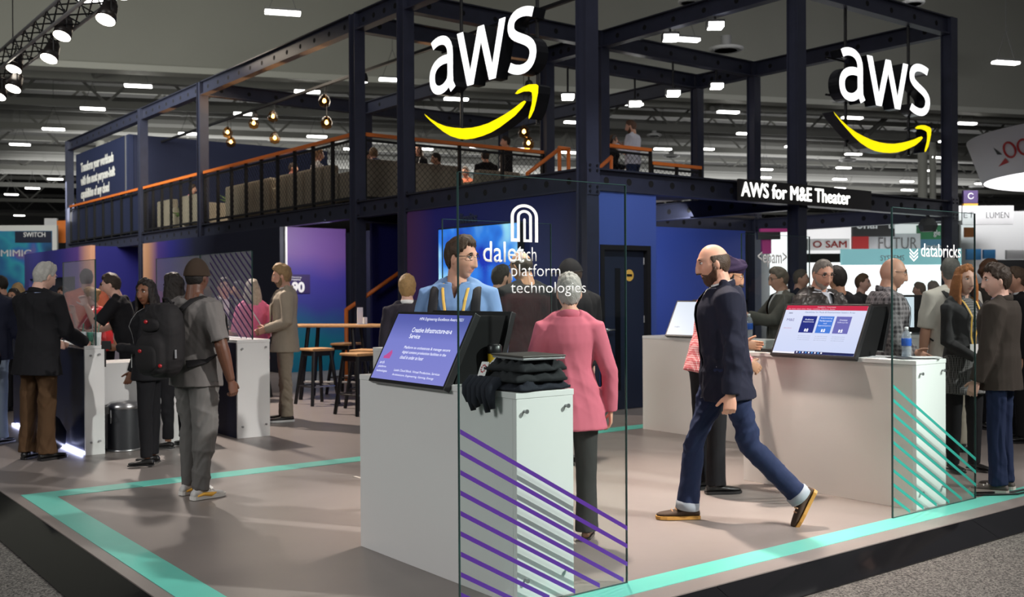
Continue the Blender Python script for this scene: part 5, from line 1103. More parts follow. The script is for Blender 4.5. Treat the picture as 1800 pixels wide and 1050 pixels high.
        if up.get('collar'):
            cm_ = up['collar']; pts = []; 
            for k in range(15):
                a = math.pi*2*(k/14)*.86+.14*math.pi; rr_ = (nr+.020)*s; zz = .500+.024*max(0, -math.cos(a))-.02*max(0, math.cos(a)); pts.append(T(-.012-math.cos(a)*-(nr+.018), math.sin(a)*(nr+.022), zz))
            V, F = tube(pts, [(.010*s, .028*s)]*15, 8, V3((0, 0, 1))); link('collar', MB().add(V, F).mesh('collar'), cm_, root, True)
        if up.get('lapel'):
            for sg in (1, -1):
                zb = up['open']; pts = [T(.045, sg*.062, .49), T(.085, sg*.075, .43), T(.135+inf, sg*.062, .33), T(.136+inf, sg*.018, max(zb, .05)+.02)]; V, F = tube(pts, [(.012*s, .006*s), (.036*s, .007*s), (.034*s, .007*s), (.006*s, .005*s)], 8); link('lapel', MB().add(V, F).mesh('lapel'), up['lapel'], root, True)
    if o.get('shirt'):
        sh_ = o['shirt']; jp = [torso(sh_.get('hem', -.06), .505, sh_.get('inf', .001), 12)]; g = remesh(jp, vs*1.1, 3, .5); link('shirt', g, sh_['m'], root, True)
        pts = [T(-.012+math.cos(a)*(nr+.010), math.sin(a)*(nr+.012), .515-.012*math.cos(a)) for a in np.linspace(.35, 5.93, 15)]; V, F = tube(pts, [(.005*s, .020*s)]*15, 8, V3((0, 0, 1))); link('shirt_collar', MB().add(V, F).mesh('shirt_collar'), sh_['m'], root, True)
    # ---- trousers / skirt
    lo = o.get('low')
    if lo and not lo.get('skip'):
        inf = lo.get('inf', .014); jp = [torso(-.10, .03 if up and up.get('hem', 0) < -.13 else .10, min(inf, ((up or {}).get('inf', .02))-.012), 7, wmul=(up or {}).get('w', 1))]; cut = lo.get('cut', 1.0); an = lo.get('ankle', .062)
        for sd, ch in chain.items():
            hp, kn, ak = ch; end = kn+(ak-kn)*cut+(ak-kn).normalized()*.02; hp2 = hp+V3((0, 0, .03))
            jp.append(tube([hp2, (hp2*.75+kn*.25), (hp2*.4+kn*.6), kn, (kn*.7+end*.3), (kn*.35+end*.65), end], [x*s*B**.5 for x in (.082+inf*.9, .080+inf, .064+inf, .054+inf, .050+inf, (an+.046+inf)/2, an)], 16))
        g = remesh(jp, vs, 4, .5); wrinkle(g, lo.get('fold', .006)*s, seed+11, .8, .8); link('trousers', g, lo['m'], root, True)
        if lo.get('cuff'):
            for sd, ch in chain.items():
                hp, kn, ak = ch; dr = (ak-kn).normalized(); e = ak+dr*.02; V, F = tube([e-dr*.05*s, e-dr*.045*s, e-dr*.0, e+dr*.006*s], [an*.98*s, (an+.006)*s, (an+.006)*s, (an-.006)*s], 16); link('trouser_cuff', MB().add(V, F).mesh('trouser_cuff'), lo['cuff'], root, True)
    if o.get('skirt'):
        sk_ = o['skirt']; zb = sk_.get('len', .42); pts = [T(0, 0, .12), T(0, 0, .0), T(0, 0, -.12), T(0, 0, -zb)]; rad = [(.135*s, .105*s), (.19*s, .14*s), (.20*s, .15*s), (.21*s, .16*s)]; g = remesh([tube(pts, rad, 26, frames=[(sidev, frv)]*4)], vs, 4); wrinkle(g, .008*s, seed, .8, .2); link('skirt', g, sk_['m'], root, True)
    # ---- shoes
    shoe = o.get('shoes', dict(m=black, sole=black))
    for sd, ch in chain.items():
        kn, ak = ch[1], ch[2]; shin = (ak-kn).normalized(); yawf = R(lg.get('toe', {}).get(sd, 8 if sd == 'L' else -8)); pit = R(lg.get('pitch', {}).get(sd, 0)); Fm = Matrix.Rotation(yawf, 3, 'Z') @ Matrix.Rotation(pit, 3, 'Y'); k = s*(1 if sex == 'm' else .86); dz = -.078*k
        def FP(x, y, zz): return ak+Fm @ V3((x*k, y*k, zz*k+dz))
        prof = [(-.075, .024, .030), (-.060, .033, .048), (-.02, .034, .056), (.03, .037, .045), (.08, .045, .035), (.13, .045, .028), (.17, .036, .022), (.192, .018, .014)]
        up_ = [tube([FP(x, 0, .016+h*.55) for x, w7, h in prof], [(w7*k, h*.60*k) for x, w7, h in prof], 14, V3((0, 0, 1)), frames=[(Fm @ V3((0, 1, 0)), Fm @ V3((0, 0, 1)))]*8)]
        if not shoe.get('flat'): up_.append(tube([FP(-.015, 0, .03), FP(-.012, 0, .07), ak-shin*(.06 if shoe.get('boot') else .02)*k], [(.036*k, .046*k), (.036*k, .044*k), (.038*k, .040*k)], 12))
        g = remesh(up_, max(.006, vox*.75), 2, .4); link('shoe', g, shoe['m'], root, True)
        sol = [FP(x*1.02, sg*w7*1.08, 0) for sg in (1,) for x, w7, h in prof]+[FP(x*1.02, -w7*1.08, 0) for x, w7, h in prof[::-1]]; n = len(sol); h8 = shoe.get('th', .018); tp = [p+(Fm @ V3((0, 0, h8*k))) for p in sol]
        mbs = MB().add(sol+tp, [tuple(range(n)), tuple(range(2*n-1, n-1, -1))]+[(i, n+i, n+(i+1) % n, (i+1) % n) for i in range(n)]); mbs.build('sole', shoe.get('sole', black), root)
        if shoe.get('patch'):
            for sg in (1, -1): V, F = tube([FP(-.045, sg*.037, .028), FP(.0, sg*.044, .04), FP(.06, sg*.047, .032), FP(.10, sg*.046, .04)], [.006*k, .012*k, .016*k, .004*k], 8); MB().add(V, F).build('shoe_flash', shoe['patch'], root)
        if shoe.get('lace'):
            for q in range(3): V, F = tube([FP(.045+.025*q, -.026, .068-.010*q), FP(.05+.025*q, 0, .077-.010*q), FP(.045+.025*q, .026, .068-.010*q)], [.0045*k]*3, 6); MB().add(V, F).build('shoe_lace', shoe['lace'], root)
    # ---- hair, beard, headwear, glasses
    if hair:
        st_ = hair.get('style', 'short'); hmx = hairm(hair['c'])
        if st_ not in ('none',):
            V, F = hair_shell(sex, st_, hair.get('t', .014), seed, *((110, 72) if det == 1 else (64, 42))); hp_ = [([HP(p) for p in V], F)]
            if st_ == 'long' or hair.get('long'):
                rr_ = random.Random(seed); Ln = hair.get('len', .28); fl = hair.get('front', .4)
                for k in range(30):
                    a = math.pi*(-1+2*k/29)*.80+math.pi
                    x0, y0 = math.cos(a)*.085, math.sin(a)*.078
                    if x0 > .05: continue
                    top = HP((x0*.9-.004, y0, .045)); mid = HP((x0*1.08-.012, y0*1.15, -.05)); l2 = Ln*rr_.uniform(.82, 1.08)
                    e1_ = HP((x0*1.12-.02, y0*1.25, -.12)); end = V3((e1_.x, e1_.y, 0))+V3((rr_.uniform(-.015, .015), rr_.uniform(-.015, .015), hc.z-.12*s-l2*s)); 
                    md = (e1_+end)/2+V3((rr_.uniform(-.012, .012), rr_.uniform(-.012, .012), 0))
                    hp_.append(tube([top, mid, e1_, md, end], [.016*s, .021*s, .021*s, .019*s, .006*s], 8))
            if hair.get('bun'): V, F = ellipsoid((-.10, 0, .06), (.045, .045, .045), 14); hp_.append(([HP(p) for p in V], F))
            if hair.get('curl'):
                rr_ = random.Random(seed+5)
                for k in range(60):
                    q = V3((rr_.gauss(-.2, 1), rr_.gauss(0, 1), abs(rr_.gauss(.5, .6)))).normalized(); V, F = ellipsoid((q.x*.108, q.y*.092, q.z*.128), (.02, .02, .02), 8); hp_.append(([HP(p) for p in V], F))
            g = remesh(hp_, {1: .006, 2: .008, 3: .011}[det], 1, .3) if (st_ == 'long' or len(hp_) > 1) else None
            if g: wrinkle(g, .004, seed+2, 3.0, .15); link('hair', g, hmx, root, True)
            else: link('hair', MB().add(*hp_[0]).mesh('hair'), hmx, root, True)
        if hair.get('beard'):
            V, F = hair_shell(sex, 'beard', hair.get('bt', .011), seed+1, *((110, 72) if det == 1 else (64, 42))); link('beard', MB().add([HP(p) for p in V], F).mesh('beard'), hairm(hair['beard']), root, True)
        if hair.get('cap'):
            d = sphere_dirs(40, 28); r = head_r(d, sex); P = d*(r+.014)[:, None]; P[:, 2] = np.maximum(P[:, 2], hair.get('capz', .018)); V = [HP((p[0], p[1], p[2]+.004+.10*max(0, p[2]-.03)*(1-abs(p[1])*6))) for p in P]; link('cap', MB().add(V, grid_faces(40, 28)).mesh('cap'), hair['cap'], root, True)
            n = 14; rim = [HP((.085*math.cos(a)+.006, .072*math.sin(a), .034)) for a in np.linspace(-1.25, 1.25, n)]; out = [HP((.085*math.cos(a)*(1+.85*math.cos(a)**2)+.012, .078*math.sin(a), .022-.006*math.sin(a)**2)) for a in np.linspace(-1.25, 1.25, n)]
            V = rim+out+[p+V3((0, 0, .004)) for p in rim]+[p+V3((0, 0, .004)) for p in out]; F = [(i+1, i, n+i, n+i+1) for i in range(n-1)]+[(2*n+i, 2*n+i+1, 3*n+i+1, 3*n+i) for i in range(n-1)]+[(n+i, 3*n+i, 3*n+i+1, n+i+1) for i in range(n-1)]; link('cap_brim', MB().add(V, F).mesh('cap_brim'), hair['cap'], root, False)
        if hair.get('turban'):
            tp = []; V, F = ellipsoid((-.014, 0, .062), (.116, .092, .078), 24); tp.append(([HP(p) for p in V], F))
            for k in range(7):
                tl = -.55+.11*k; zz = .035+.014*k; rx, ry = .112-.006*k, .092-.006*k; pts = [HP((-.012+rx*math.cos(a)*1.0, ry*math.sin(a), zz+.05*math.cos(a)*(.9-.25*k)+.02*(math.cos(a) > 0)*(1-abs(math.sin(a))))) for a in np.linspace(0, 2*math.pi, 25)]; tp.append(tube(pts, [(.012*s, .016*s)]*25, 8, V3((0, 0, 1))))
            V, F = ellipsoid((.055, 0, .105), (.05, .04, .035), 16); tp.append(([HP(p) for p in V], F))
            g = remesh(tp, .006, 2, .4); link('turban', g, hair['turban'], root, True)
        if hair.get('glasses'):
            gm_ = hair['glasses']; fr_ = MB()
            for sg in (1, -1):
                pts = [HP((.094-.10*abs(math.cos(a)*.022)-.003, sg*(.032+.0225*math.cos(a)), .010+.0165*math.sin(a))) for a in np.linspace(0, 2*math.pi, 19)]; V, F = tube(pts, [.0019*s]*19, 6); fr_.add(V, F)
                V, F = tube([HP((.090, sg*.055, .015)), HP((.06, sg*.074, .015)), HP((-.008, sg*.080, .012)), HP((-.02, sg*.080, -.002))], [.0019*s]*4, 6); fr_.add(V, F)
            V, F = tube([HP((.098, .010, .012)), HP((.101, 0, .014)), HP((.098, -.010, .012))], [.0019*s]*3, 6); fr_.add(V, F); fr_.build('glasses', gm_, root)
    # ---- lanyard
    ly = o.get('lanyard')
    if ly:
        inf = (up or {}).get('inf', .015)+.006; zb = ly.get('zb', .10)
        for sg in (1, -1):
            pts = [T(-.03, sg*(nr+.012), .525), T(.03, sg*(nr+.020), .505)]
            for zz in np.linspace(.47, zb, 7):
                w6, dp, xo = lerp_rings(zz, tab); f_ = (zz-zb)/(.47-zb); yy = sg*(.012+(nr+.006)*f_); pts.append(T(xo+dp*B*math.sqrt(max(.2, 1-(yy/(w6*B))**2))+inf+belly*.9*math.exp(-((zz-.12)/.12)**2), yy, zz))
            V, F = tube(pts, [(.0085*s, .0022*s)]*len(pts), 6); MB().add(V, F).build('lanyard', ly['m'], root)
        w6, dp, xo = lerp_rings(zb, tab); c0 = T(xo+dp*B+inf+.006+belly*.9, 0, zb-.06); Mx = Matrix.Translation(c0) @ (Matrix.Rotation(R(twist), 4, 'Z')); MB().box(-.003, .003, -.045, .045, -.06, .06, M=Mx).build('badge', ly.get('badge', white), root)
    return root, dict(T=T, A=A, HP=HP, hc=hc, chain=chain, s=s, rz=rz, pos=V3((pos[0], pos[1], z)), Tm=Tm)
def local_thing(name, lab, cat, info, group=None): return thing(name, lab, cat, info['pos'], info['rz'], group)
def G(px, depth): p = at(px, 520, depth); return (p.x, p.y)
C_ = dict(black=fab('black', (.008, .008, .010)), navy=fab('navy', (.010, .012, .026)), char=fab('charcoal', (.028, .028, .030)), grey=fab('grey', (.13, .125, .12)), jean=fab('denim', (.014, .024, .065)), ljean=fab('light_denim', (.22, .27, .33)),
          brown=fab('brown', (.075, .04, .018)), beige=fab('beige', (.40, .34, .26)), white=fab('white', (.78, .78, .78), bump=.05), blue=fab('blue_shirt', (.17, .29, .52)), pink=fab('pink', (.85, .20, .36)), rose=fab('rose_wool', (.52, .13, .18)),
          red=fab('red', (.42, .02, .02)), orange=fab('coral', (.80, .22, .12)), taupe=fab('taupe', (.12, .10, .095)), dbrown=fab('dark_brown_wool', (.042, .034, .028)), cobalt=fab('cobalt', (.02, .05, .16)), darkgrey=fab('dark_grey', (.05, .05, .052)))
yl = mat('lanyard_yellow', (.78, .48, .10), .6); wl = mat('lanyard_white', (.7, .7, .72), .6)
sh_black = dict(m=mat('shoe_black', (.010, .010, .010), .35), sole=black); flat_b = dict(m=MATS['shoe_black'], sole=black, flat=True, th=.012)
wire_gl = mat('glasses_frame', (.02, .018, .016), .3)
def lw_(m, **k): return dict(m=m, **k)
hands_fwd = dict(L=dict(u=(.15, .10, -1), f=(.85, -.45, -.15)), R=dict(u=(.15, -.10, -1), f=(.85, .45, -.15)))
hands_desk = dict(L=dict(u=(.35, .12, -1), f=(.85, -.15, -.35)), R=dict(u=(.35, -.12, -1), f=(.85, .15, -.35)))
# --- walking man in the foreground aisle of the stand
person('bald bearded man in a navy blazer striding past the counter', G(1275, 6.7), 90, 1.855, sk='fair', build=1.10, lean=4, seed=1, head=(0, 6),
       arms=dict(L=dict(u=(-.06, .12, -1), f=(.06, .02, -1), curl=.75), R=dict(u=(-.45, -.15, -1), f=(-.1, 0, -1))),
       legs=dict(L=((-.30, .02, -1), (-.78, .0, -.80)), R=((.42, -.02, -1), (.12, 0, -1)), pitch=dict(L=62, R=0), toe=dict(L=0, R=0)),
       outfit=dict(top=lw_(C_['navy'], hem=-.17, inf=.022, pad=1, fold=.010, flare=.03, collar=C_['navy'], open=.02), shirt=lw_(C_['white']), low=lw_(C_['jean'], ankle=.068, fold=.010, cuff=fab('denim_cuff', (.30, .34, .38))), shoes=dict(m=mat('suede_brown', (.055, .032, .018), .8, bump=.2, bscale=400), sole=mat('gum_sole', (.48, .25, .05), .6), boot=True, th=.02, lace=mat('tan_lace', (.55, .33, .18), .7))),
       hair=dict(style='fringe', c=(.055, .035, .022), t=.006, beard=(.06, .028, .015), bt=.012))
# --- turban
person('man in a dark turban and red checked shirt at the right counter', G(1246, 7.75), -72, 1.765, sk='olive', build=1.16, belly=.03, lean=13, seed=2, head=(-22, 8),
       arms=dict(R=dict(u=(-.42, -.30, -1), f=(.75, .1, -.55)), L=dict(u=(.25, .2, -1), f=(.8, -.2, -.1))),
       outfit=dict(top=lw_(check_mat('red_check', (.62, .42, .42), (.40, .035, .05), 19), name='shirt', hem=-.10, inf=.018, fold=.009, collar=MATS['red_check']), low=lw_(C_['black'], ankle=.07), shoes=sh_black),
       hair=dict(style='none', c=(.02, .015, .012), turban=fab('turban', (.018, .010, .035)), beard=(.018, .013, .01), bt=.024, glasses=mat('gold_wire', (.4, .28, .1), .3, .8)))
# --- pink blazer
person('grey haired woman in a rose blazer seen from behind the foreground counter', G(1001, 6.25), -3, 1.605, 'f', build=1.10, seed=3, head=(4, 4),
       arms=dict(L=dict(u=(.10, .34, -1), f=(.75, -.05, -.5)), R=dict(u=(.0, -.34, -1), f=(.12, -.02, -1))),
       outfit=dict(top=lw_(C_['rose'], w=.93, hem=-.23, inf=.018, pad=1, flare=.045, fold=.005, collar=C_['rose']), low=lw_(fab('charcoal_wool', (.035, .036, .035)), ankle=.075, fold=.007), shoes=dict(m=mat('shoe_tan', (.12, .05, .025), .4), sole=black)),
       hair=dict(style='short', c=(.30, .29, .27), t=.020))
# --- man with rucksack
bpk, bi = person('man in a grey t-shirt and dark cap walking away with a rucksack', (2.80, 7.50), -38, 1.75, sk='dark', build=1.20, belly=.02, seed=4, head=(22, 0),
       arms=dict(R=dict(u=(-.02, -.42, -1), f=(.22, -.12, -1), curl=1.0), L=dict(u=(.0, .35, -1), f=(.35, 0, -1))),
       legs=dict(L=((.10, .04, -1), (-.08, 0, -1)), R=((-.02, -.06, -1), (-.10, 0, -1)), toe=dict(L=0, R=-4)),
       outfit=dict(top=lw_(fab('grey_tee', (.135, .125, .12)), name='t_shirt', sleeve=.52, hem=-.14, inf=.02, fold=.010, flare=.02), low=lw_(fab('grey_jogger', (.125, .12, .115)), ankle=.056, inf=.030, fold=.012), shoes=dict(m=mat('sneaker_grey', (.58, .57, .55), .6), sole=mat('sneaker_sole', (.72, .70, .66), .6), th=.026, patch=mat('sneaker_yellow', (.85, .45, .05), .5), lace=white, boot=True)),
       hair=dict(style='short', c=(.01, .008, .007), t=.004, cap=fab('dark_cap', (.035, .022, .014)), capz=.005))
rk = local_thing('rucksack', 'black rucksack with red badges worn by the man in the grey t-shirt', 'rucksack', bi)
rkm = fab('rucksack', (.012, .011, .012), .7, .25); T_ = bi['T']
def rk_box(cx, cz, sx, sy, sz, p=3.2, n=26, dx=0):
    d = sphere_dirs(n, 18); V = []
    for q in d:
        e = (abs(q[0])**p+abs(q[1])**p+abs(q[2])**p)**(-1/p); V.append(T_(cx+q[0]*e*sx, q[1]*e*sy, cz+q[2]*e*sz))
    return V, grid_faces(n, 18)
g = remesh([rk_box(-.275, .20, .105, .185, .27), rk_box(-.37, .10, .055, .15, .15)], .009, 4); wrinkle(g, .006, 8, .9, .8); link('pack_body', g, rkm, rk, True)
g = remesh([rk_box(-.405, .08, .035, .125, .10), rk_box(-.37, .31, .035, .10, .05)], .008, 3); wrinkle(g, .004, 9); link('front_pocket', g, rkm, rk, True)
for sg in (1, -1):
    pts = [T_(-.21, sg*.08, .40), T_(-.10, sg*.10, .485), T_(-.02, sg*.115, .512), T_(.08, sg*.125, .47), T_(.155, sg*.135, .36), T_(.16, sg*.15, .22), T_(.09, sg*.195, .12), T_(-.06, sg*.205, .05), T_(-.19, sg*.16, .03)]
    V, F = tube(pts, [(.030, .008)]*9, 10); link('shoulder_strap', MB().add(V, F).mesh('strap'), rkm, rk, True)
V, F = tube([T_(-.23, .05, .455), T_(-.25, .03, .50), T_(-.25, -.03, .50), T_(-.23, -.05, .455)], [.010]*4, 8); link('grab_handle', MB().add(V, F).mesh('handle'), rkm, rk, True)
rdm = mat('badge_red', (.45, .01, .015), .4)
for (x, y, zz) in ((-.405, .01, .335), (-.44, .03, .13), (-.395, -.145, .03)): V, F = ellipsoid((0, 0, 0), (.008, .022, .014), 10); c0 = T_(x, y, zz); MB().add([c0+bi['Tm'] @ p for p in V], F).build('badge', rdm, rk)
V, F = tube([T_(-.30, -.19, .14), T_(-.30, -.192, .08)], [.008, .008], 8); MB().add(V, F).build('zip_pull', steel, rk)
# --- woman in black
_, wi = person('dark haired woman in black turning her head beside the waste bin', (2.98, 9.12), 98, 1.63, 'f', 'brown', 1.02, seed=5, head=(62, 2),
       arms=dict(R=dict(u=(.40, -.10, -1), f=(.35, .05, -1), curl=.5), L=dict(u=(.05, .22, -1), f=(.85, -.35, .05))),
       legs=dict(L=((.03, .03, -1), (-.03, 0, -1)), R=((-.05, -.03, -1), (.02, 0, -1))),
       outfit=dict(top=lw_(C_['black'], name='blouse', sleeve=1, hem=-.16, inf=.018, flare=.03), low=lw_(C_['black'], ankle=.055, inf=.012, cut=.93), shoes=flat_b, lanyard=dict(m=wl, zb=.08)), hair=dict(style='long', c=(.012, .008, .007), t=.016, len=.22))
ph = local_thing('phone', 'phone with a pale blue lit screen held by the woman in black', 'phone', wi); c0 = wi['A']['L'][2]+wi['A']['L'][3]*.09
MB().box(-.005, .005, -.04, .04, -.035, .035, M=Matrix.Translation(c0+V3((.02, .02, .02))) @ Matrix.Rotation(R(80), 4, 'Z')).build('phone_body', black, ph); MB().box(-.0058, -.0052, -.037, .037, -.031, .031, M=Matrix.Translation(c0+V3((.02, .02, .02))) @ Matrix.Rotation(R(80), 4, 'Z')).build('phone_screen', emis('phone_blue', (.3, .6, .8), .8), ph)
person('person in black with dark hair standing behind the woman in black', (3.52, 9.98), 60, 1.68, 'f', 'tan', 1.05, seed=6, det=2, head=(10, 0), arms=hands_fwd, outfit=dict(top=lw_(C_['black'], hem=-.16, inf=.02), low=lw_(C_['black'], ankle=.055, cut=.9), shoes=flat_b), hair=dict(style='long', c=(.014, .010, .008), t=.03, len=.14))
# --- grey haired man
person('grey haired man in a black jacket and brown trousers at the glowing counter', (2.30, 10.10), -22, 1.80, sk='pale', build=1.10, seed=7, head=(-10, 14), lean=3, arms=hands_desk,
       outfit=dict(top=lw_(C_['black'], hem=-.22, inf=.026, pad=1, flare=.03, collar=C_['black']), shirt=lw_(fab('pale_blue', (.30, .36, .55))), low=lw_(C_['brown'], ankle=.085, inf=.02, fold=.010), shoes=sh_black), hair=dict(style='short', c=(.40, .39, .36), t=.017))
_, li = person('person in a dark blue jacket and light jeans at the aisle edge', (2.16, 11.45), -5, 1.76, sk='fair', build=1.1, seed=8, det=2, arms=hands_desk, outfit=dict(top=lw_(C_['navy'], hem=-.12, inf=.03), low=lw_(C_['ljean'], ankle=.075), shoes=sh_black), hair=dict(style='short', c=(.03, .02, .015)))
sb = thing('shoulder_bag', 'black shoulder bag hanging beside the light jeans', 'bag', (2.06, 11.1, .72), R(20)); g = remesh([([V3((p[0]*.10, p[1]*.20, p[2]*.16+.16)) for p in sphere_dirs(20, 14)], grid_faces(20, 14))], .012, 2); link('bag_body', g, MATS['bag_leather'], sb, True); MB().path([(0, .12, .26), (.05, .12, .5), (.08, .14, .72)], .012).build('strap', black, sb)
# --- crowd at the left
person('man holding a phone to his face near the artwork wall', G(4, 15.5), 70, 1.78, sk='fair', seed=9, det=3, arms=dict(L=dict(u=(.3, .3, -.6), f=(.3, -.2, 1)), R=dict(u=(.1, -.1, -1), f=(.5, .1, -1))), outfit=dict(top=lw_(C_['navy'], hem=-.12), low=lw_(C_['black']), shoes=sh_black), hair=dict(style='short', c=(.02, .015, .01)))
person('blonde woman standing beyond the grey haired man', G(32, 14.2), 40, 1.66, 'f', 'pale', seed=10, det=3, outfit=dict(top=lw_(C_['black'], hem=-.12), low=lw_(C_['black']), shoes=sh_black), hair=dict(style='long', c=(.45, .30, .14), len=.2))
person('dark haired person facing the blonde woman', G(26, 13.2), 170, 1.58, 'f', 'tan', seed=11, det=3, outfit=dict(top=lw_(C_['char'], hem=-.12), low=lw_(C_['black']), shoes=sh_black), hair=dict(style='long', c=(.02, .015, .012), len=.15))
person('person in a coral shirt standing behind the glass screen', G(152, 14.2), 20, 1.84, sk='pale', build=1.12, seed=12, det=2, outfit=dict(top=lw_(C_['orange'], name='shirt', sleeve=.55, hem=-.12), low=lw_(C_['char']), shoes=sh_black, lanyard=None), hair=dict(style='short', c=(.10, .07, .05)))
person('blonde woman in a shiny red top leaning at the white desk', G(184, 12.9), 92, 1.60, 'f', 'fair', 1.1, lean=16, seed=13, det=2, arms=dict(L=dict(u=(.5, .15, -.8), f=(.3, -.1, 1)), R=dict(u=(.4, -.1, -.8), f=(.8, .2, 0))), outfit=dict(top=lw_(mat('red_satin', (.40, .012, .015), .3), name='blouse', sleeve=.5, hem=-.12), low=lw_(C_['black']), shoes=sh_black), hair=dict(style='short', c=(.32, .19, .08), t=.022, bun=True))
person('young man in a black polo with a yellow lanyard leaning on the desk', G(228, 11.6), 95, 1.76, sk='pale', lean=17, seed=14, det=2, head=(0, 4), arms=dict(L=dict(u=(.55, .2, -.75), f=(.45, -.25, .8), curl=.9), R=dict(u=(.45, -.2, -.8), f=(.9, .1, -.25))), outfit=dict(top=lw_(C_['black'], name='polo', sleeve=.5, hem=-.12), low=lw_(C_['black']), shoes=sh_black, lanyard=dict(m=yl, zb=.15)), hair=dict(style='short', c=(.035, .022, .014), t=.016))
person('woman with glasses and a hair bun behind the desk', G(187, 15.5), 120, 1.68, 'f', 'fair', seed=15, det=3, outfit=dict(top=lw_(C_['char'], hem=-.12), low=lw_(C_['black']), shoes=sh_black), hair=dict(style='short', c=(.04, .025, .018), bun=True, glasses=wire_gl))
person('dark haired man seen between the polo wearer and the woman in black', G(250, 15.0), 175, 1.66, sk='tan', seed=16, det=3, outfit=dict(top=lw_(C_['navy'], hem=-.12), low=lw_(C_['black']), shoes=sh_black), hair=dict(style='short', c=(.02, .014, .01)))
person('man with his head lowered near the black display bay', G(112, 16.5), 150, 1.62, sk='fair', seed=17, det=3, outfit=dict(top=lw_(C_['char'], hem=-.12), low=lw_(C_['black']), shoes=sh_black), hair=dict(style='short', c=(.03, .02, .015)))
# --- group around the striped glass
person('man in a dark suit with an open collar behind the striped glass', G(394, 12.9), -152, 1.70, sk='fair', seed=18, det=2, head=(-8, 2), arms=hands_fwd, outfit=dict(top=lw_(C_['char'], hem=-.16, inf=.022, open=.05), shirt=lw_(C_['white']), low=lw_(C_['char']), shoes=sh_black), hair=dict(style='short', c=(.035, .022, .015), t=.012))
person('tall dark haired person behind the man in the dark suit', G(408, 15.4), 20, 1.76, sk='tan', seed=19, det=3, outfit=dict(top=lw_(C_['cobalt'], hem=-.12), low=lw_(C_['black']), shoes=sh_black), hair=dict(style='short', c=(.012, .01, .014), t=.02))
person('dark haired person next to the woman in pink', G(422, 14.4), 100, 1.66, 'f', 'tan', seed=20, det=3, outfit=dict(top=lw_(C_['navy'], hem=-.12), low=lw_(C_['black']), shoes=sh_black), hair=dict(style='short', c=(.014, .012, .014), t=.022))
_, pi_ = person('woman in a bright pink dress with long grey blonde hair', G(444, 12.4), 22, 1.665, 'f', 'fair', 1.05, seed=21, det=1, arms=dict(L=dict(u=(.1, .2, -1), f=(.8, -.3, 0)), R=dict(u=(.05, -.2, -1), f=(.75, .1, -.3))), outfit=dict(top=lw_(C_['pink'], name='dress_top', hem=-.10, inf=.014, fold=.007), skirt=lw_(C_['pink'], len=.22), low=lw_(C_['pink'], ankle=.07), shoes=sh_black), hair=dict(style='long', c=(.42, .36, .28), t=.018, len=.20))
bs = local_thing('cross_body_strap', 'thin white bag strap across the back of the pink dress', 'strap', pi_); T2 = pi_['T']; V, F = tube([T2(-.05, .06, .50), T2(-.13, .02, .38), T2(-.125, -.06, .25), T2(-.12, -.12, .12)], [(.008, .003)]*4, 6); MB().add(V, F).build('strap_band', wl, bs)
person('bearded man in a beige suit and white shirt by the high table', (5.28, 11.28), 108, 1.835, sk='fair', build=1.02, seed=22, det=1, head=(-8, 6), arms=dict(L=dict(u=(.02, .20, -1), f=(.80, -.50, -.28), curl=.7), R=dict(u=(.05, -.12, -1), f=(.80, .40, -.30), curl=.7)),
       outfit=dict(top=lw_(C_['beige'], hem=-.19, inf=.022, pad=1, open=-.1, fold=.005, flare=.03, lapel=C_['beige'], collar=C_['beige']), shirt=lw_(C_['white'], hem=-.06), low=lw_(C_['beige'], ankle=.075, fold=.009), shoes=dict(m=MATS['shoe_black'], sole=white, th=.022), lanyard=dict(m=C_['navy'], zb=.10)), hair=dict(style='short', c=(.30, .19, .09), t=.024, beard=(.22, .14, .08), bt=.006))
# --- centre
_, dinfo = person('man in a blue shirt with glasses and a backpack behind the slide screen', (3.66, 5.33), 174, 1.845, sk='fair', build=1.0, seed=23, head=(66, 4), arms=dict(L=dict(u=(.0, .24, -1), f=(.35, -.15, -1)), R=dict(u=(.0, -.24, -1), f=(.35, .15, -1))),
       outfit=dict(top=lw_(C_['blue'], name='shirt', hem=-.08, inf=.016, fold=.004, collar=C_['blue'], open=.42, ow=.045), low=lw_(C_['char'], ankle=.07), shoes=sh_black, lanyard=dict(m=yl, zb=.10)), hair=dict(style='short', c=(.045, .024, .012), t=.017, glasses=wire_gl))
def straps(info, lab, m, buckle=None):
    t = local_thing('backpack', lab, 'backpack', info); T_ = info['T']
    def bxs(cx, cz, sx, sy, sz, p=3.2): 
        d = sphere_dirs(24, 16); return [T_(cx+q[0]*e*sx, q[1]*e*sy, cz+q[2]*e*sz) for q in d for e in [(abs(q[0])**p+abs(q[1])**p+abs(q[2])**p)**(-1/p)]], grid_faces(24, 16)
    g = remesh([bxs(-.25, .20, .09, .16, .24)], .011, 3); link('pack_body', g, m, t, True)
    for sg in (1, -1):
        pts = [T_(-.19, sg*.09, .40), T_(-.09, sg*.105, .488), T_(-.01, sg*.115, .508), T_(.075, sg*.122, .465), T_(.148, sg*.125, .36), T_(.152, sg*.13, .22), T_(.11, sg*.165, .10), T_(-.05, sg*.19, .04)]
        V, F = tube(pts, [(.030, .007)]*8, 10); s2 = link('shoulder_strap', MB().add(V, F).mesh('strap'), m, t, True)
        if buckle:
            c0 = T_(.160, sg*.126, .30); Mx = Matrix.Translation(c0) @ info['Tm'].to_4x4(); V, F = tube([Mx @ V3((0, -.022, -.012)), Mx @ V3((0, .022, -.012)), Mx @ V3((0, .022, .012)), Mx @ V3((0, -.022, .012)), Mx @ V3((0, -.022, -.012))], [.004]*5, 6); MB().add(V, F).build('buckle', buckle, s2)
    return t
person_last = None
straps(dinfo, 'dark backpack with wide shoulder straps worn over the blue shirt', fab('backpack_black', (.013, .013, .016), .7), mat('buckle_tan', (.60, .42, .14), .4))
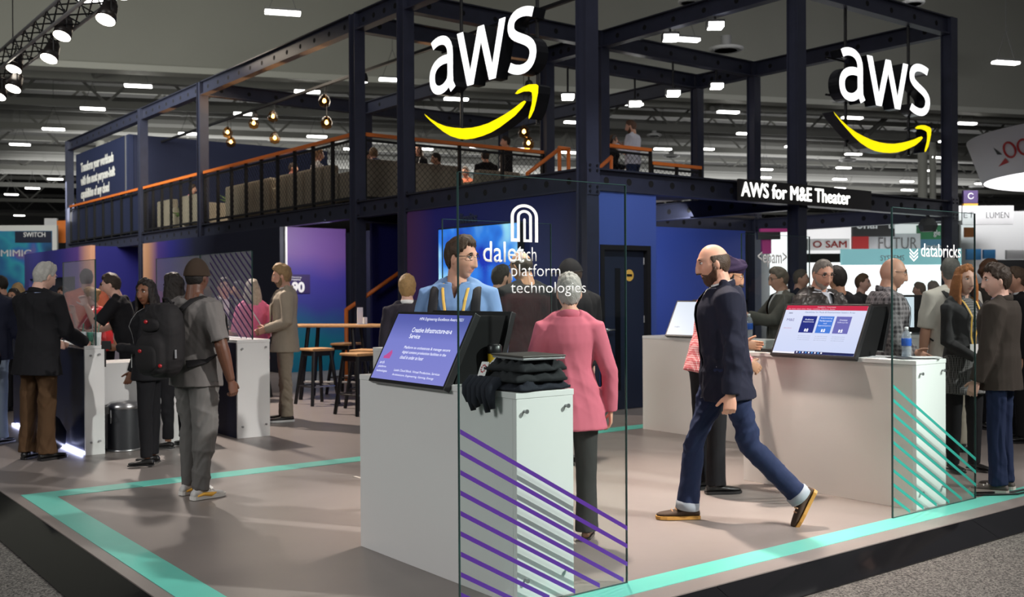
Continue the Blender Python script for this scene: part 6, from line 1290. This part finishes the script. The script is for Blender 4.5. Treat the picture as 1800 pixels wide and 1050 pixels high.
person('fair haired person in a dark blazer behind the lavender slide screen', G(716, 9.8), 4, 1.655, sk='pale', seed=24, det=2, outfit=dict(top=lw_(fab('plum_blazer', (.028, .024, .034)), hem=-.16, inf=.022, pad=1), shirt=lw_(C_['white']), low=lw_(C_['char']), shoes=sh_black), hair=dict(style='short', c=(.36, .22, .09), t=.024))
person('dark haired man in a taupe t-shirt looking at the wall display', G(878, 9.5), -22, 1.755, sk='fair', build=1.08, seed=25, det=2, head=(-32, 3), arms=hands_fwd, outfit=dict(top=lw_(C_['taupe'], name='t_shirt', sleeve=.5, hem=-.12), low=lw_(C_['char']), shoes=sh_black, lanyard=dict(m=wl, zb=.1)), hair=dict(style='receding', c=(.035, .025, .018), t=.010, beard=(.03, .02, .015), bt=.003))
person('bald man in dark clothes standing behind the lettered glass', G(924, 8.5), 32, 1.85, sk='tan', build=1.1, seed=26, det=2, head=(12, 14), outfit=dict(top=lw_(C_['black'], hem=-.14, inf=.024), low=lw_(C_['black']), shoes=sh_black), hair=dict(style='fringe', c=(.05, .035, .025), t=.004))
person('man in a black cap, glasses and black jacket near the door', G(1008, 9.0), 38, 1.775, sk='pale', build=1.12, seed=27, det=2, head=(34, 4), outfit=dict(top=lw_(C_['black'], hem=-.12, inf=.03, collar=C_['black']), low=lw_(C_['black']), shoes=sh_black), hair=dict(style='short', c=(.06, .04, .03), t=.006, cap=C_['black'], glasses=wire_gl, beard=(.10, .05, .03), bt=.004))
# --- right group
_, ci = person('man in a grey blazer raising a camera behind the lettered glass', G(1374, 11.0), 96, 1.75, sk='fair', build=1.05, seed=28, det=2, head=(0, 8), arms=dict(L=dict(u=(.62, .1, -.75), f=(.85, -.30, .25), curl=.8), R=dict(u=(.62, -.1, -.75), f=(.85, .25, .25), curl=.8)), outfit=dict(top=lw_(fab('olive_grey', (.085, .082, .072)), hem=-.17, inf=.026, pad=1, open=.05), shirt=lw_(C_['white']), low=lw_(C_['char']), shoes=sh_black), hair=dict(style='short', c=(.16, .13, .10), t=.018, glasses=wire_gl))
cmr = local_thing('camera', 'black photo camera held up by the man in the grey blazer', 'camera', ci); c0 = (ci['A']['L'][2]+ci['A']['R'][2])/2+V3((.10, 0, .05)); MB().box(c0.x-.03, c0.x+.03, c0.y-.065, c0.y+.065, c0.z-.045, c0.z+.045).build('camera_body', black, cmr, bevel=.008); MB().cyl(c0+V3((.03, 0, 0)), c0+V3((.11, 0, 0)), .036, .04, n=18).build('lens_barrel', black, cmr, True)
person('man with glasses in a dark quilted jacket behind the three box screen', G(1432, 8.75), -152, 1.775, sk='fair', build=1.1, lean=6, seed=29, head=(-14, 12), arms=hands_desk, outfit=dict(top=lw_(mat('quilted_black', (.022, .018, .016), .45, bump=.3, bscale=60), hem=-.10, inf=.036, fold=.012, collar=mat('quilted_black'), open=.25, ow=.07), shirt=lw_(fab('pale_shirt', (.55, .58, .64))), low=lw_(C_['char']), shoes=sh_black), hair=dict(style='short', c=(.20, .18, .16), t=.007, glasses=wire_gl, beard=(.35, .30, .26), bt=.003))
person('bald man with glasses in a plaid shirt behind the three box screen', G(1549, 8.1), -98, 1.765, sk='fair', build=1.16, belly=.03, lean=6, seed=30, head=(-4, 4), arms=dict(R=dict(u=(.05, -.2, -1), f=(.55, .1, -.85)), L=dict(u=(.1, .2, -1), f=(.8, -.1, -.4))), outfit=dict(top=lw_(check_mat('grey_plaid', (.035, .03, .034), (.24, .22, .23), 9), name='shirt', hem=-.12, inf=.022, collar=MATS['grey_plaid']), low=lw_(C_['char']), shoes=sh_black, lanyard=dict(m=C_['char'], zb=.05)), hair=dict(style='none', c=(.12, .08, .06), glasses=wire_gl))
person('dark haired person in black behind the quilted jacket', G(1474, 9.9), 20, 1.73, sk='tan', seed=31, det=3, outfit=dict(top=lw_(C_['black'], hem=-.12, inf=.03), low=lw_(C_['black']), shoes=sh_black), hair=dict(style='short', c=(.015, .012, .01)))
person('man in a navy jacket seen between the photographer and the quilted jacket', G(1405, 13.6), -110, 1.78, sk='fair', seed=32, det=3, outfit=dict(top=lw_(C_['navy'], hem=-.12), low=lw_(C_['black']), shoes=sh_black), hair=dict(style='short', c=(.10, .08, .06), t=.01))
person('fair man looking over the shoulder of the plaid shirted man', G(1514, 14), -120, 1.72, sk='pale', seed=33, det=3, outfit=dict(top=lw_(C_['darkgrey'], hem=-.12), low=lw_(C_['black']), shoes=sh_black), hair=dict(style='short', c=(.10, .06, .03)))
person('person in a denim blue jacket behind the plaid shirted man', G(1566, 13.2), 30, 1.62, sk='fair', seed=34, det=3, outfit=dict(top=lw_(C_['cobalt'], hem=-.12), low=lw_(C_['black']), shoes=sh_black), hair=dict(style='short', c=(.03, .02, .015)))
person('person in a grey jacket holding a camera in front of the white wall', G(1618, 16), 60, 1.62, sk='fair', seed=35, det=3, arms=hands_fwd, outfit=dict(top=lw_(C_['grey'], hem=-.12), low=lw_(C_['char']), shoes=sh_black), hair=dict(style='short', c=(.20, .14, .10)))
person('person in a pale jacket next to the white wall', G(1642, 15.2), 20, 1.62, 'f', 'fair', seed=36, det=3, outfit=dict(top=lw_(fab('pale_grey', (.30, .30, .32)), hem=-.12), low=lw_(C_['char']), shoes=sh_black), hair=dict(style='short', c=(.25, .2, .17), t=.02))
_, wsi = person('tall person in a white shirt with grey hair seen from behind', G(1672, 9.6), 4, 1.79, sk='fair', build=1.1, seed=37, det=2, head=(-10, 0), outfit=dict(top=lw_(fab('cream_shirt', (.62, .58, .52)), name='shirt', sleeve=.55, hem=-.16, inf=.024), low=lw_(fab('cream_trousers', (.45, .40, .33))), shoes=sh_black), hair=dict(style='short', c=(.13, .125, .115), t=.016))
straps(wsi, 'dark backpack worn over the white shirt', MATS['cloth_rucksack'])
person('smiling woman with long red hair and a yellow lanyard', G(1694, 8.55), -164, 1.70, 'f', 'pale', seed=38, head=(-6, 0), arms=dict(L=dict(u=(.10, .12, -1), f=(.72, -.45, -.45), curl=.7), R=dict(u=(.10, -.12, -1), f=(.72, .45, -.45), curl=.7)), outfit=dict(top=lw_(C_['darkgrey'], hem=-.06, inf=.014, open=-.04, ow=.12), shirt=lw_(check_mat('patterned_dress', (.01, .01, .01), (.25, .25, .25), 22)), skirt=lw_(MATS['patterned_dress'], len=.30), low=lw_(C_['black'], ankle=.052), shoes=flat_b, lanyard=dict(m=yl, zb=.12)), hair=dict(style='long', c=(.36, .13, .035), t=.016, len=.26))
person('dark haired man in a brown blazer and jeans talking to the red haired woman', G(1757, 7.7), 52, 1.685, sk='pale', build=1.06, seed=39, head=(30, 2), arms=dict(L=dict(u=(.12, .14, -1), f=(.35, .0, -1), curl=.6), R=dict(u=(.0, -.2, -1), f=(.2, 0, -1))), outfit=dict(top=lw_(C_['dbrown'], hem=-.18, inf=.026, pad=1, collar=C_['dbrown']), shirt=lw_(fab('lilac_shirt', (.34, .32, .45))), low=lw_(C_['jean'], ankle=.075, fold=.007), shoes=dict(m=mat('sneaker_dark', (.10, .085, .075), .7), sole=mat('pale_sole', (.55, .5, .45), .6), th=.024, lace=white)), hair=dict(style='short', c=(.032, .020, .013), t=.020))
person('curly haired person behind the man in the brown blazer', G(1737, 11.2), -150, 1.82, sk='fair', seed=40, det=3, outfit=dict(top=lw_(C_['dbrown'], hem=-.12, inf=.03), low=lw_(C_['black']), shoes=sh_black), hair=dict(style='short', c=(.10, .045, .02), t=.02, curl=True))
person('man in a dark suit in front of the black display wall', G(1790, 10.2), 78, 1.72, sk='fair', seed=41, det=2, outfit=dict(top=lw_(C_['black'], hem=-.16, inf=.024, open=.05), shirt=lw_(C_['white']), low=lw_(C_['black']), shoes=sh_black), hair=dict(style='short', c=(.08, .05, .03)))
person('fair haired person partly hidden behind the man in the brown blazer', G(1771, 12.0), 60, 1.70, sk='pale', seed=42, det=3, outfit=dict(top=lw_(C_['dbrown'], hem=-.12, inf=.03), low=lw_(C_['black']), shoes=sh_black), hair=dict(style='short', c=(.35, .25, .15)))
# --- upper deck
def up(px, py, D): p = at(px, py, D); return (p.x, p.y), p.z-3.03
ZD = 3.0305; seatL = dict(L=((1, .12, -.06), (.05, 0, -1)), R=((1, -.12, -.06), (.05, 0, -1)))
q, h = up(1112, 191, 20.4); _, ti = person('man in a white shirt reading a tablet at the deck railing', q, 62, min(1.86, h), sk='fair', build=1.05, seed=43, det=2, z=ZD, head=(10, 8), arms=dict(L=dict(u=(.25, .15, -1), f=(.7, -.2, .6)), R=dict(u=(.25, -.15, -1), f=(.7, .3, .6))), outfit=dict(top=lw_(fab('white_deck_shirt', (.60, .60, .68)), name='shirt', hem=-.06, inf=.018), low=lw_(C_['jean']), shoes=sh_black), hair=dict(style='short', c=(.10, .05, .03), t=.014, beard=(.10, .05, .03), bt=.005))
tbx = local_thing('tablet', 'small tablet held by the man in the white shirt on the deck', 'tablet', ti); c0 = ti['A']['L'][2]+ti['A']['L'][3]*.1+V3((.03, -.03, .06)); MB().box(-.004, .004, -.06, .06, -.09, .09, M=Matrix.Translation(c0) @ Matrix.Rotation(R(-25), 4, 'Y')).build('tablet_body', black, tbx)
q, h = up(1076, 205, 21.3); person('woman with a lanyard facing the man in the white shirt on the deck', q, -95, 1.70, 'f', 'fair', seed=44, det=3, z=ZD, arms=hands_fwd, outfit=dict(top=lw_(C_['black'], hem=-.1), low=lw_(C_['black']), shoes=sh_black, lanyard=dict(m=yl, zb=.1)), hair=dict(style='long', c=(.12, .07, .04), len=.15))
q, h = up(735, 247, 22.4); person('long haired woman with a white lanyard standing on the deck', q, 172, 1.68, 'f', 'fair', seed=45, det=3, z=ZD, arms=hands_fwd, outfit=dict(top=lw_(C_['black'], name='t_shirt', sleeve=.5, hem=-.1), low=lw_(C_['black']), shoes=sh_black, lanyard=dict(m=wl, zb=.1)), hair=dict(style='long', c=(.08, .04, .02), len=.22))
q, h = up(890, 232, 21.8); person('man in black standing below the arrow tip on the deck', q, 95, 1.76, sk='fair', seed=46, det=3, z=ZD, outfit=dict(top=lw_(C_['black'], hem=-.1), low=lw_(C_['black']), shoes=sh_black, lanyard=dict(m=wl, zb=.1)), hair=dict(style='short', c=(.02, .015, .012)))
for i, (px_, D, fc, l2, top_, sk_, hr, sx_) in enumerate([(785, 21.0, 100, 'man in a dark jacket sitting forward behind the curved arrow', C_['black'], 'tan', (.02, .015, .01), 'm'), (664, 19.6, 20, 'person in a cobalt shirt hunched on the sofa behind the mesh', C_['cobalt'], 'fair', (.2, .12, .06), 'm'), (636, 20.9, -100, 'man in profile seated beside the cobalt shirt', C_['black'], 'tan', (.015, .012, .01), 'm'),
        (556, 20.4, -60, 'blonde woman seated on the sofa nearest the column', C_['white'], 'fair', (.35, .2, .1), 'f'), (507, 22.6, -90, 'dark haired person seated low on the deck sofa', C_['pink'], 'tan', (.03, .02, .015), 'f'), (822, 23.6, 150, 'person in an orange top seated below the arrow', C_['orange'], 'fair', (.05, .03, .02), 'f'), (858, 20.6, 20, 'person in black seated with their back to the railing', C_['black'], 'fair', (.03, .02, .015), 'm'), (768, 25.0, 60, 'person in grey seated further back on the deck', C_['char'], 'tan', (.02, .015, .012), 'm'), (335, 27.0, -80, 'person seated in the armchair beside the planter', C_['rose'], 'fair', (.05, .03, .02), 'f')]):
    person(l2, G(px_, D), fc, 1.74, sx_, sk_, seed=50+i, det=3, z=ZD, seat=.52, lean=[18, 28, 8, 5, 10, 4, 12, 8, 5][i], legs=seatL, arms=hands_fwd, outfit=dict(top=lw_(top_, name='shirt', hem=-.1), low=lw_(C_['black']), shoes=sh_black), hair=dict(style='short', c=hr))
